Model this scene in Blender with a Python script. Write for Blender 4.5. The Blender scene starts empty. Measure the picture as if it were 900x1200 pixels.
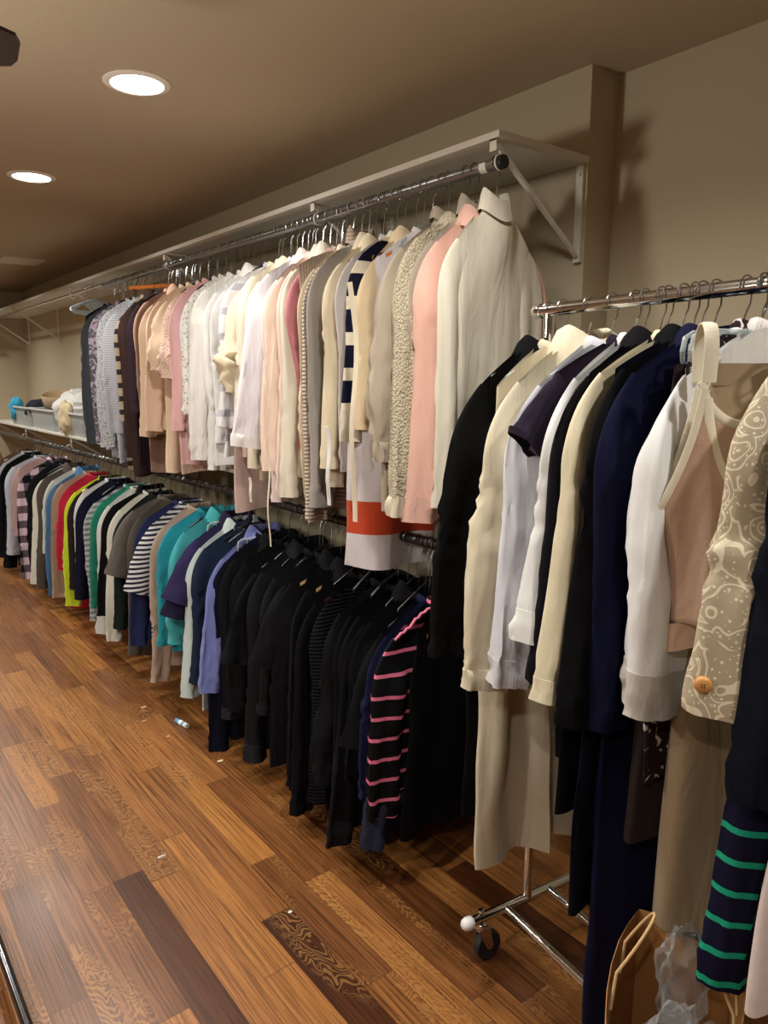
import bpy, math, random
from mathutils import Vector, noise
C = bpy.context.scene.collection
PI = math.pi
# ------------------------------------------------------------------ camera constants
F = 860.0; PITCH = math.atan(154/F); YAW = math.atan(684/math.hypot(F, 154)); CH = 1.5
def ray(px, py):
    x = px-450; u = 600-py
    fl = F*math.cos(PITCH)+u*math.sin(PITCH); z = -F*math.sin(PITCH)+u*math.cos(PITCH)
    s, c = math.sin(YAW), math.cos(YAW)
    return (fl*s+x*c, fl*c-x*s, z)
def on_line(px, py, p0, u):
    """where a sight line meets the upright plane through p0 along u: distance along u, height"""
    r = ray(px, py); d = r[0]*u[1]-r[1]*u[0]
    t = (p0[0]*u[1]-p0[1]*u[0])/d
    X, Y = r[0]*t, r[1]*t
    return (X-p0[0])*u[0]+(Y-p0[1])*u[1], CH+r[2]*t
# ------------------------------------------------------------------ materials
def newmat(name):
    m = bpy.data.materials.new(name); m.use_nodes = True
    nt = m.node_tree; b = nt.nodes['Principled BSDF']; return m, nt, b
def N(nt, t, **k):
    n = nt.nodes.new(t)
    for a, v in k.items():
        if a.startswith('i_'):
            key = a[2:]; key = int(key) if key.isdigit() else key.replace('_', ' ')
            n.inputs[key].default_value = v
        else: setattr(n, a, v)
    return n
def M(nt, op, a, b=None, c=None):
    n = nt.nodes.new('ShaderNodeMath'); n.operation = op
    for i, v in enumerate((a, b, c)):
        if v is None: continue
        if isinstance(v, (int, float)): n.inputs[i].default_value = v
        else: nt.links.new(v, n.inputs[i])
    return n.outputs[0]
def mixc(nt, fac, a, b, mode='MIX'):
    n = nt.nodes.new('ShaderNodeMix'); n.data_type = 'RGBA'; n.blend_type = mode
    for s, v in ((n.inputs[0], fac), (n.inputs[6], a), (n.inputs[7], b)):
        if isinstance(v, (int, float)): s.default_value = v
        elif isinstance(v, tuple): s.default_value = (*v[:3], 1)
        else: nt.links.new(v, s)
    return n.outputs[2]
def bump(nt, b, h, strength=.3, dist=.002):
    n = N(nt, 'ShaderNodeBump', i_Strength=strength, i_Distance=dist)
    nt.links.new(h, n.inputs['Height']); nt.links.new(n.outputs[0], b.inputs['Normal'])
def srgb(h):
    if isinstance(h, tuple): return h
    v = [int(h[i:i+2], 16)/255 for i in (0, 2, 4)]
    return tuple(x/12.92 if x < .04045 else ((x+.055)/1.055)**2.4 for x in v)
_mc = {}
def simple(name, col, rough=.5, metal=0, **k):
    key = ('s', name)
    if key in _mc: return _mc[key]
    m, nt, b = newmat(name); col = srgb(col)
    b.inputs['Base Color'].default_value = (*col, 1); b.inputs['Roughness'].default_value = rough
    b.inputs['Metallic'].default_value = metal
    for a, v in k.items(): b.inputs[a.replace('_', ' ')].default_value = v
    tc = N(nt, 'ShaderNodeTexCoord'); nz = N(nt, 'ShaderNodeTexNoise', i_Scale=60.0)
    nt.links.new(tc.outputs['Object'], nz.inputs['Vector'])
    bump(nt, b, nz.outputs[0], .04, .001)
    _mc[key] = m; return m
def fab(col, kind='plain', col2=None, per=.05, duty=.5, off=0.0):
    """cloth material: kind picks the weave / print"""
    key = (col, kind, col2, per, duty, off)
    if key in _mc: return _mc[key]
    c1 = srgb(col); c2 = srgb(col2) if col2 else c1
    m, nt, b = newmat('cloth_'+kind); L = nt.links.new
    tc = N(nt, 'ShaderNodeTexCoord'); sep = N(nt, 'ShaderNodeSeparateXYZ'); L(tc.outputs['Object'], sep.inputs[0])
    X, Y, Z = sep.outputs
    b.inputs['Roughness'].default_value = .85
    b.inputs['Sheen Weight'].default_value = .15 if sum(c1) > .15 else .0
    b.inputs['Specular IOR Level'].default_value = .25 if sum(c1) > .15 else .08
    # slow wrinkles + fine weave
    mp = N(nt, 'ShaderNodeMapping'); mp.inputs['Scale'].default_value = (16, 16, 4); L(tc.outputs['Object'], mp.inputs[0])
    wr = N(nt, 'ShaderNodeTexNoise', i_Scale=1.0, i_Detail=3.0, i_Distortion=.8); L(mp.outputs[0], wr.inputs['Vector'])
    fine = N(nt, 'ShaderNodeTexNoise', i_Scale=420.0); L(tc.outputs['Object'], fine.inputs['Vector'])
    h = M(nt, 'ADD', M(nt, 'MULTIPLY', wr.outputs[0], 6.0), M(nt, 'MULTIPLY', fine.outputs[0], .35))
    cn = mixc(nt, M(nt, 'MULTIPLY', fine.outputs[0], .25), c1, tuple(x*.72 for x in c1))
    col_out = cn; st, ds = .32, .004
    if kind == 'stripe':
        f = M(nt, 'FRACT', M(nt, 'DIVIDE', M(nt, 'ADD', Z, 20+off), per))
        col_out = mixc(nt, M(nt, 'LESS_THAN', f, duty), cn, c2)
    elif kind == 'band':
        a = M(nt, 'GREATER_THAN', Z, -off); bb = M(nt, 'LESS_THAN', Z, -off+per)
        col_out = mixc(nt, M(nt, 'MULTIPLY', a, bb), cn, c2)
    elif kind == 'plaid':
        fz = M(nt, 'LESS_THAN', M(nt, 'FRACT', M(nt, 'DIVIDE', M(nt, 'ADD', Z, 20), per)), .5)
        q = M(nt, 'ADD', M(nt, 'ADD', X, M(nt, 'MULTIPLY', Y, 1.0)), 20)
        fx = M(nt, 'LESS_THAN', M(nt, 'FRACT', M(nt, 'DIVIDE', q, per)), .5)
        s = M(nt, 'MULTIPLY', M(nt, 'ADD', fz, fx), .5)
        r = N(nt, 'ShaderNodeValToRGB'); r.color_ramp.interpolation = 'CONSTANT'
        e = r.color_ramp.elements; e[0].color = (*c1, 1); e[1].position = .75; e[1].color = (*c2, 1)
        q2 = e.new(.3); q2.color = (*[(a*.7+d*.3)*.6 for a, d in zip(c1, c2)], 1)
        L(s, r.inputs[0]); col_out = r.outputs[0]
    elif kind == 'knit':
        w = N(nt, 'ShaderNodeTexVoronoi', i_Scale=1.0); mk = N(nt, 'ShaderNodeMapping'); mk.inputs['Scale'].default_value = (190, 190, 140)
        L(tc.outputs['Object'], mk.inputs[0]); L(mk.outputs[0], w.inputs['Vector'])
        h = M(nt, 'SUBTRACT', M(nt, 'MULTIPLY', wr.outputs[0], 2.0), w.outputs['Distance']); st, ds = .9, .005
        col_out = mixc(nt, M(nt, 'POWER', w.outputs['Distance'], 2.0), c1, tuple(x*.5 for x in c1))
    elif kind == 'rib':
        s = M(nt, 'SINE', M(nt, 'MULTIPLY', Z, 2*PI/per)); h = M(nt, 'ADD', M(nt, 'MULTIPLY', s, .5), M(nt, 'MULTIPLY', wr.outputs[0], 3.0)); st, ds = .9, .004
        col_out = mixc(nt, M(nt, 'MULTIPLY', M(nt, 'ADD', s, 1.0), .3), c1, c2 if col2 else tuple(x*.45 for x in c1))
    elif kind == 'vrib':
        s = M(nt, 'SINE', M(nt, 'MULTIPLY', M(nt, 'ADD', X, Y), 2*PI/per)); h = M(nt, 'MULTIPLY', s, 1.0); st, ds = .8, .003
    elif kind == 'print':
        v = N(nt, 'ShaderNodeTexNoise', i_Scale=1.0/per, i_Detail=2.0, i_Distortion=1.6); L(tc.outputs['Object'], v.inputs['Vector'])
        r = N(nt, 'ShaderNodeValToRGB'); e = r.color_ramp.elements
        e[0].position = duty-.03; e[0].color = (*c1, 1); e[1].position = duty+.03; e[1].color = (*c2, 1)
        L(v.outputs[0], r.inputs[0]); col_out = r.outputs[0]
    elif kind == 'lace':
        v = N(nt, 'ShaderNodeTexVoronoi', i_Scale=70.0, feature='DISTANCE_TO_EDGE'); L(tc.outputs['Object'], v.inputs['Vector'])
        h = v.outputs['Distance']; st, ds = .8, .006
        col_out = mixc(nt, M(nt, 'GREATER_THAN', v.outputs['Distance'], .22), c1, c2 if col2 else tuple(x*.6 for x in c1))
    elif kind == 'brocade':
        nz = N(nt, 'ShaderNodeTexNoise', i_Scale=14.0, i_Detail=1.0); L(tc.outputs['Object'], nz.inputs['Vector'])
        mv = N(nt, 'ShaderNodeVectorMath', operation='SCALE'); mv.inputs['Scale'].default_value = .09; L(nz.outputs['Color'], mv.inputs[0])
        av = N(nt, 'ShaderNodeVectorMath', operation='ADD'); L(tc.outputs['Object'], av.inputs[0]); L(mv.outputs[0], av.inputs[1])
        v = N(nt, 'ShaderNodeTexVoronoi', i_Scale=17.0); L(av.outputs[0], v.inputs['Vector'])
        s = M(nt, 'SINE', M(nt, 'ADD', M(nt, 'MULTIPLY', v.outputs['Distance'], 30.0), M(nt, 'MULTIPLY', nz.outputs[0], 9.0)))
        dots = N(nt, 'ShaderNodeTexVoronoi', i_Scale=120.0); L(tc.outputs['Object'], dots.inputs['Vector'])
        line = M(nt, 'GREATER_THAN', s, .72)
        dot = M(nt, 'LESS_THAN', dots.outputs['Distance'], .28)
        f = M(nt, 'MAXIMUM', line, M(nt, 'MULTIPLY', dot, M(nt, 'LESS_THAN', s, -.2)))
        h = M(nt, 'ADD', M(nt, 'MULTIPLY', line, .5), M(nt, 'MULTIPLY', dot, .3)); st, ds = .55, .0015
        col_out = mixc(nt, f, c1, c2); b.inputs['Roughness'].default_value = .55
    elif kind == 'satin':
        b.inputs['Roughness'].default_value = .38; b.inputs['Specular IOR Level'].default_value = .5; st = .6
    elif kind == 'fade':
        pass
    L(col_out, b.inputs['Base Color'])
    bump(nt, b, h, st, ds)
    _mc[key] = m; return m

def wall_mat(name, col):
    m, nt, b = newmat(name); L = nt.links.new
    tc = N(nt, 'ShaderNodeTexCoord'); n1 = N(nt, 'ShaderNodeTexNoise', i_Scale=90.0, i_Detail=4.0); L(tc.outputs['Object'], n1.inputs['Vector'])
    n2 = N(nt, 'ShaderNodeTexNoise', i_Scale=1.3); L(tc.outputs['Object'], n2.inputs['Vector'])
    c = srgb(col); L(mixc(nt, M(nt, 'MULTIPLY', n2.outputs[0], .25), c, tuple(x*.88 for x in c)), b.inputs['Base Color'])
    b.inputs['Roughness'].default_value = .8; b.inputs['Specular IOR Level'].default_value = .2
    bump(nt, b, n1.outputs[0], .35, .0015); return m
def wood_floor():
    m, nt, b = newmat('oak_floorboards'); L = nt.links.new
    tc = N(nt, 'ShaderNodeTexCoord'); sep = N(nt, 'ShaderNodeSeparateXYZ'); L(tc.outputs['Object'], sep.inputs[0]); X, Y, Z = sep.outputs
    w = .092
    xr = M(nt, 'DIVIDE', M(nt, 'ADD', X, 10.0), w); row = M(nt, 'FLOOR', xr); fx = M(nt, 'FRACT', xr)
    wn = N(nt, 'ShaderNodeTexWhiteNoise', noise_dimensions='1D'); L(row, wn.inputs['W'])
    ln = M(nt, 'ADD', M(nt, 'MULTIPLY', wn.outputs['Value'], .6), .48)
    yr = M(nt, 'DIVIDE', M(nt, 'ADD', M(nt, 'ADD', Y, 20.0), M(nt, 'MULTIPLY', wn.outputs['Value'], 7.3)), ln)
    bd = M(nt, 'FLOOR', yr); fy = M(nt, 'FRACT', yr)
    cv = N(nt, 'ShaderNodeCombineXYZ'); L(row, cv.inputs[0]); L(bd, cv.inputs[1])
    bn = N(nt, 'ShaderNodeTexWhiteNoise', noise_dimensions='3D'); L(cv.outputs[0], bn.inputs['Vector']); R = bn.outputs['Value']
    bs = N(nt, 'ShaderNodeSeparateColor'); L(bn.outputs['Color'], bs.inputs[0])
    # board tone
    r = N(nt, 'ShaderNodeValToRGB'); e = r.color_ramp.elements
    e[0].color = (*srgb('44230f'), 1); e[1].color = (*srgb('9c6935'), 1)
    for p, c in ((.07, '4b2913'), (.12, '6b4222'), (.5, '7d5029'), (.75, '8b5b30')):
        q = e.new(p); q.color = (*srgb(c), 1)
    L(R, r.inputs[0])
    # streaky grain along the board, shifted for each board
    sh = M(nt, 'MULTIPLY', R, 37.0)
    gv = N(nt, 'ShaderNodeCombineXYZ'); L(M(nt, 'MULTIPLY', X, 230.0), gv.inputs[0]); L(M(nt, 'MULTIPLY', Y, 3.0), gv.inputs[1]); L(sh, gv.inputs[2])
    g = N(nt, 'ShaderNodeTexNoise', i_Scale=1.0, i_Detail=4.0, i_Roughness=.65, i_Distortion=.6); L(gv.outputs[0], g.inputs['Vector'])
    # wavy tiger flecks of quarter-sawn oak
    tv = N(nt, 'ShaderNodeCombineXYZ'); L(M(nt, 'MULTIPLY', X, 22.0), tv.inputs[0]); L(M(nt, 'MULTIPLY', Y, 9.0), tv.inputs[1]); L(sh, tv.inputs[2])
    t = N(nt, 'ShaderNodeTexNoise', i_Scale=1.0, i_Detail=1.0, i_Distortion=1.0); L(tv.outputs[0], t.inputs['Vector'])
    tw = M(nt, 'SINE', M(nt, 'ADD', M(nt, 'ADD', M(nt, 'MULTIPLY', Y, 210.0), M(nt, 'MULTIPLY', X, 160.0)), M(nt, 'MULTIPLY', t.outputs[0], 46.0)))
    patch = N(nt, 'ShaderNodeTexNoise', i_Scale=1.0); pv = N(nt, 'ShaderNodeCombineXYZ'); L(M(nt, 'MULTIPLY', X, 9.0), pv.inputs[0]); L(M(nt, 'MULTIPLY', Y, 2.2), pv.inputs[1]); L(sh, pv.inputs[2]); L(pv.outputs[0], patch.inputs['Vector'])
    pk = M(nt, 'MULTIPLY', M(nt, 'GREATER_THAN', bs.outputs['Green'], .45), M(nt, 'SMOOTH_MIN', M(nt, 'MAXIMUM', M(nt, 'MULTIPLY', M(nt, 'SUBTRACT', patch.outputs[0], .46), 9.0), 0.0), 1.0, .1))
    fleck = M(nt, 'MULTIPLY', M(nt, 'GREATER_THAN', tw, .25), pk)
    gr = N(nt, 'ShaderNodeValToRGB'); e = gr.color_ramp.elements; e[0].position = .36; e[0].color = (.26, .2, .16, 1); e[1].position = .60; e[1].color = (1.3, 1.3, 1.3, 1)
    L(g.outputs[0], gr.inputs[0])
    base = mixc(nt, .85, r.outputs[0], gr.outputs[0], 'MULTIPLY')
    base = mixc(nt, M(nt, 'MULTIPLY', fleck, .6), base, mixc(nt, .5, r.outputs[0], srgb('bb8a4e')))
    # gaps
    gap = M(nt, 'MAXIMUM', M(nt, 'LESS_THAN', fx, .016), M(nt, 'LESS_THAN', fy, .0035))
    base = mixc(nt, M(nt, 'MULTIPLY', gap, .7), base, srgb('2a1508'))
    L(base, b.inputs['Base Color'])
    sm = N(nt, 'ShaderNodeTexNoise', i_Scale=3.0, i_Detail=3.0); L(tc.outputs['Object'], sm.inputs['Vector'])
    L(M(nt, 'ADD', M(nt, 'MULTIPLY', sm.outputs[0], .14), .24), b.inputs['Roughness'])
    b.inputs['Specular IOR Level'].default_value = .5
    hh = M(nt, 'SUBTRACT', M(nt, 'ADD', M(nt, 'MULTIPLY', g.outputs[0], .4), M(nt, 'MULTIPLY', fleck, .2)), M(nt, 'MULTIPLY', gap, 1.2))
    bump(nt, b, hh, .35, .0012)
    return m
CHROME = simple('chrome', (.75, .75, .76), .12, 1)
STEEL = simple('galvanised_steel_tube', (.42, .44, .47), .28, 1)
DSTEEL = simple('dark_steel_tube', (.10, .10, .105), .32, 1)
WIRE = simple('hook_wire', (.45, .45, .46), .25, 1)
DWIRE = simple('dark_hook_wire', (.2, .2, .2), .3, 1)
GOLDW = simple('brass_wire', (.55, .45, .25), .3, 1)
WHITEP = simple('white_paint', 'd8d4c8', .5)
WHITEPL = simple('white_plastic', 'e6e6e4', .35)
BLACKP = simple('black_plastic', (.012, .012, .013), .35)
RUBBER = simple('black_rubber', (.015, .015, .015), .6)
BLUEPL = simple('pale_blue_plastic', 'c3d3dc', .35)
KRAFT = simple('kraft_paper', 'a9743f', .8)
KRAFTI = simple('kraft_paper_inside', 'b27c48', .8)
def wood_mat(name, a, b_):
    m, nt, b = newmat(name); L = nt.links.new
    tc = N(nt, 'ShaderNodeTexCoord'); mp = N(nt, 'ShaderNodeMapping'); mp.inputs['Scale'].default_value = (8, 60, 120); L(tc.outputs['Object'], mp.inputs[0])
    n = N(nt, 'ShaderNodeTexNoise', i_Scale=1.0, i_Detail=3.0); L(mp.outputs[0], n.inputs['Vector'])
    L(mixc(nt, n.outputs[0], srgb(a), srgb(b_)), b.inputs['Base Color']); b.inputs['Roughness'].default_value = .35; return m
WOODN = wood_mat('natural_wood', 'b06a35', 'c98a50'); WOODD = wood_mat('dark_wood', '3a1a12', '552a1c'); WOODP = wood_mat('pale_wood', 'cda878', 'd8b98c')
def clear(name, col, alpha_rough=.05, tr=.92):
    m, nt, b = newmat(name); b.inputs['Base Color'].default_value = (*srgb(col), 1)
    b.inputs['Roughness'].default_value = alpha_rough; b.inputs['IOR'].default_value = 1.45
    t = N(nt, 'ShaderNodeBsdfTransparent'); t.inputs[0].default_value = (*srgb(col), 1); mx = N(nt, 'ShaderNodeMixShader', i_0=1-tr)
    fr = N(nt, 'ShaderNodeLayerWeight', i_Blend=.3)
    f = M(nt, 'ADD', M(nt, 'MULTIPLY', M(nt, 'POWER', fr.outputs['Facing'], 2.0), .45), 1-tr)
    nt.links.new(f, mx.inputs[0]); nt.links.new(t.outputs[0], mx.inputs[1]); nt.links.new(b.outputs[0], mx.inputs[2])
    nt.links.new(mx.outputs[0], nt.nodes['Material Output'].inputs[0]); return m
CLEAR = clear('clear_plastic', 'e4eaea', .08, .72)
FILM = clear('clear_film', 'f6f8f8', .06, .93)
BIN = clear('translucent_bin_plastic', 'dfe3e2', .3, .68)
# ------------------------------------------------------------------ mesh helpers
class MB:
    def __init__(s): s.v = []; s.f = []
    def grid(s, rows, close=True):
        n = len(rows[0]); o = len(s.v)
        for r in rows: s.v += [tuple(p) for p in r]
        for i in range(len(rows)-1):
            for j in range(n if close else n-1):
                k = (j+1) % n
                s.f.append((o+i*n+j, o+i*n+k, o+(i+1)*n+k, o+(i+1)*n+j))
        return o, n
    def cap(s, o, n, i, flip=False):
        f = [o+i*n+j for j in range(n)]; s.f.append(tuple(f[::-1] if flip else f))
    def tube(s, pts, r, n=8, cap=True, sx=1, ref=None):
        pts = [Vector(p) for p in pts]; rows = []; prev = None
        for i, p in enumerate(pts):
            t = (pts[min(i+1, len(pts)-1)]-pts[max(i-1, 0)]).normalized()
            if prev is None:
                a = Vector(ref) if ref else (Vector((0, 0, 1)) if abs(t.z) < .9 else Vector((1, 0, 0)))
            else: a = prev
            a = (a-t*a.dot(t)).normalized(); b = t.cross(a); prev = a
            rr = r[i] if isinstance(r, (list, tuple)) else r
            rows.append([p+a*math.cos(2*PI*k/n)*rr*sx+b*math.sin(2*PI*k/n)*rr for k in range(n)])
        o, n = s.grid(rows)
        if cap: s.cap(o, n, 0, True); s.cap(o, n, len(rows)-1)
        return s
    def box(s, x0, x1, y0, y1, z0, z1, bev=0):
        o = len(s.v)
        for z in (z0, z1):
            for x, y in ((x0, y0), (x1, y0), (x1, y1), (x0, y1)): s.v.append((x, y, z))
        s.f += [tuple(o+i for i in q) for q in ((3, 2, 1, 0), (4, 5, 6, 7), (0, 1, 5, 4), (1, 2, 6, 5), (2, 3, 7, 6), (3, 0, 4, 7))]
        return s
    def lathe(s, prof, n=24, c=(0, 0, 0), axis='z'):
        rows = []
        for r, h in prof:
            row = []
            for k in range(n):
                a = 2*PI*k/n; p = (r*math.cos(a), r*math.sin(a), h)
                if axis == 'x': p = (p[2], p[0], p[1])
                if axis == 'y': p = (p[1], p[2], p[0])
                row.append((c[0]+p[0], c[1]+p[1], c[2]+p[2]))
            rows.append(row)
        s.grid(rows); return s
    def prism(s, poly, y0, y1):
        """polygon in x,z extruded along y"""
        o = len(s.v); n = len(poly)
        s.v += [(x, y0, z) for x, z in poly]+[(x, y1, z) for x, z in poly]
        s.f.append(tuple(o+i for i in range(n))); s.f.append(tuple(o+n+i for i in range(n))[::-1])
        for i in range(n):
            k = (i+1) % n; s.f.append((o+i, o+n+i, o+n+k, o+k))
        return s
    def build(s, name, mat, parent=None, smooth=True, bevel=0, sub=0):
        me = bpy.data.meshes.new(name); me.from_pydata(s.v, [], s.f); me.validate()
        me.materials.append(mat)
        if smooth:
            me.polygons.foreach_set('use_smooth', [True]*len(me.polygons))
            if not sub:
                me.set_sharp_from_angle(angle=math.radians(75 if smooth == 'all' else 50))
        o = bpy.data.objects.new(name, me); C.objects.link(o)
        if parent: o.parent = parent
        if bevel:
            b = o.modifiers.new('bevel', 'BEVEL'); b.width = bevel; b.segments = 2; b.limit_method = 'ANGLE'
        if sub:
            b = o.modifiers.new('subd', 'SUBSURF'); b.levels = sub; b.render_levels = sub
        return o
def empty(name, loc, rz=0):
    o = bpy.data.objects.new(name, None); o.location = loc; o.rotation_euler = (0, 0, rz); o.empty_display_size = .05
    C.objects.link(o); return o
def tag(o, label, cat=None, group=None):
    o['label'] = label
    if cat: o['category'] = cat
    if group: o['group'] = group
    return o
def structure(o): o['kind'] = 'structure'; return o
def smooth01(t): t = max(0, min(1, t)); return t*t*(3-2*t)
def lerp(a, b, t): return a+(b-a)*t

# ------------------------------------------------------------------ room
W = 1.90; CEIL = 2.40; YC = 1.45; WR = 2.03; YF = 8.55; XL = -3.0; YB = -2.2
wallm = wall_mat('beige_wall_paint', 'b9ac92'); ceilm = wall_mat('beige_ceiling_paint', 'b9aa91')
fl = MB(); fl.box(XL, 2.2, YB, YF+.1, -.05, 0); structure(fl.build('floor', wood_floor(), smooth=False))
cl = MB(); cl.box(XL, 2.2, YB, YF+.1, CEIL, CEIL+.05); structure(cl.build('ceiling', ceilm, smooth=False))
w = MB(); w.box(W, 2.2, YC, YF+.1, 0, CEIL); structure(w.build('wall_right', wallm, smooth=False))
w = MB(); w.box(WR, 2.2, YB, YC, 0, CEIL); structure(w.build('wall_right_recess', wallm, smooth=False))
w = MB(); w.box(XL, W, YF, YF+.1, 0, CEIL); structure(w.build('wall_far', wallm, smooth=False))
w = MB(); w.box(XL-.1, XL, YB, YF+.1, 0, CEIL); structure(w.build('wall_left', wallm, smooth=False))
w = MB(); w.box(XL-.1, 2.2, YB-.1, YB, 0, CEIL); structure(w.build('wall_back', wallm, smooth=False))
basem = simple('baseboard_paint', 'cfc8b8', .5)
w = MB(); w.box(W-.014, W, YC, YF, 0, .1); structure(w.build('baseboard_right', basem, smooth=False, bevel=.003))
w = MB(); w.box(WR-.014, WR, YB, YC, 0, .1); structure(w.build('baseboard_recess', basem, smooth=False, bevel=.003))
w = MB(); w.box(XL, W-.014, YF-.014, YF, 0, .1); structure(w.build('baseboard_far', basem, smooth=False, bevel=.003))
w = MB(); w.box(XL, XL+.014, YB, YF-.014, 0, .1); structure(w.build('baseboard_left', basem, smooth=False, bevel=.003))

# ------------------------------------------------------------------ shelves with brackets and rods
def bracket(parent, Y, xf, ztop, drop, rodz, rodx):
    """wall plate, top arm, diagonal brace"""
    m = MB(); t = .004
    m.box(xf, W-.002, Y-.012, Y+.012, ztop-t, ztop)
    m.box(xf, xf+.004, Y-.012, Y+.012, ztop-.03, ztop)
    b = m.build('bracket', WHITEP, parent, smooth=False)
    m = MB(); m.box(W-.012, W-.001, Y-.012, Y+.012, ztop-drop, ztop-t)
    m.lathe([(0, -.002), (.006, -.002), (.006, .002), (0, .002)], 10, (W-.014, Y, ztop-.03), 'x')
    m.lathe([(0, -.002), (.006, -.002), (.006, .002), (0, .002)], 10, (W-.014, Y, ztop-drop+.03), 'x')
    m.build('wall_plate', WHITEP, b, smooth=False)
    m = MB(); m.tube([(xf+.012, Y, ztop-.012), (W-.014, Y, ztop-drop+.02)], .009, 6); m.build('brace', WHITEP, b)
    m = MB(); pts = [(rodx+.019*math.sin(a), Y-.006, rodz-.019*math.cos(a)) for a in [x*PI/8 for x in range(-9, 7)]]
    pts.append((xf+.006, Y-.006, ztop-.01)); m.tube(pts, .003, 6); m.build('rod_hook', WHITEP, b)
def shelf(name, label, y0, y1, xf, zt, ys, drop, rodz, rodx, mat=WHITEP):
    r = tag(empty(name, (0, 0, 0)), label, 'shelf')
    m = MB(); m.box(xf, W-.001, y0, y1, zt-.018, zt); m.build('board', mat, r, smooth=False, bevel=.0015)
    for Y in ys: bracket(r, Y, xf+.004, zt-.018, drop, rodz, rodx)
    return r
UX, UZ = 1.54, 2.075; LX, LZ = 1.45, 1.015
upper = shelf('wall_shelf', 'long white upper shelf on triangular brackets, empty, running along the wall under the ceiling', 1.445, YF-.001, 1.515, 2.15, (1.47, 2.36, 3.75, 5.45, 7.2, 8.3), .28, UZ, UX)
lower = shelf('wall_shelf', 'long lower shelf behind the pale clothes that carries the plastic bins', 1.50, YF-.001, 1.52, 1.10, (1.53, 2.9, 4.3, 5.7, 7.1, 8.4), .25, LZ, LX+.06)
def rod(label, X, Z, y0, y1, r, mat, capmat, sticker=False):
    e = tag(empty('closet_rod', (X, y0, Z)), label, 'rod')
    m = MB(); m.tube([(0, 0, 0), (0, y1-y0, 0)], r, 20); m.build('tube', mat, e)
    m = MB(); m.lathe([(0, -.006), (r*1.08, -.006), (r*1.12, 0), (r*1.12, .02), (r, .02)], 20, (0, 0, 0), 'y'); m.build('end_cap', capmat, e)
    if sticker:
        m = MB(); rows = []
        for y in (.05, .075): rows.append([((r+.0008)*math.sin(a), y, (r+.0008)*math.cos(a)) for a in [PI*1.05+PI*.6*k/8 for k in range(9)]])
        m.grid(rows, False); m.build('sticker', simple('white_sticker', 'dcd9d2', .5), e)
    return e
rod('grey steel upper rod with a black end cap that carries the pale clothes', UX, UZ, 1.452, 4.75, .0165, STEEL, BLACKP, True)
rod('thin bare chrome rod continuing the upper rod toward the far corner', UX-.005, UZ+.008, 4.76, YF-.02, .0115, CHROME, CHROME)
rod('dark steel lower rod that carries the dark and coloured clothes', LX, LZ, 1.45, YF-.02, .0165, DSTEEL, BLACKP)
# shelf on the far wall
r = tag(empty('wall_shelf', (0, 0, 0)), 'short white shelf on the far end wall at the left edge', 'shelf')
m = MB(); m.box(-.6, 1.50, YF-.32, YF-.001, 2.03, 2.05); m.build('board', WHITEP, r, smooth=False)
for xx in (1.42, .6, -.3):
    m = MB(); m.box(xx-.012, xx+.012, YF-.3, YF-.002, 2.024, 2.03); m.box(xx-.012, xx+.012, YF-.012, YF-.001, 1.78, 2.03); m.tube([(xx, YF-.29, 2.02), (xx, YF-.015, 1.8)], .008, 6); m.build('bracket', WHITEP, r, smooth=False)
e = tag(empty('closet_rod', (-.6, YF-.27, 1.97)), 'bare rod under the far wall shelf at the left edge', 'rod')
m = MB(); m.tube([(0, 0, 0), (2.05, 0, 0)], .014, 14); m.build('tube', STEEL, e)

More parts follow.
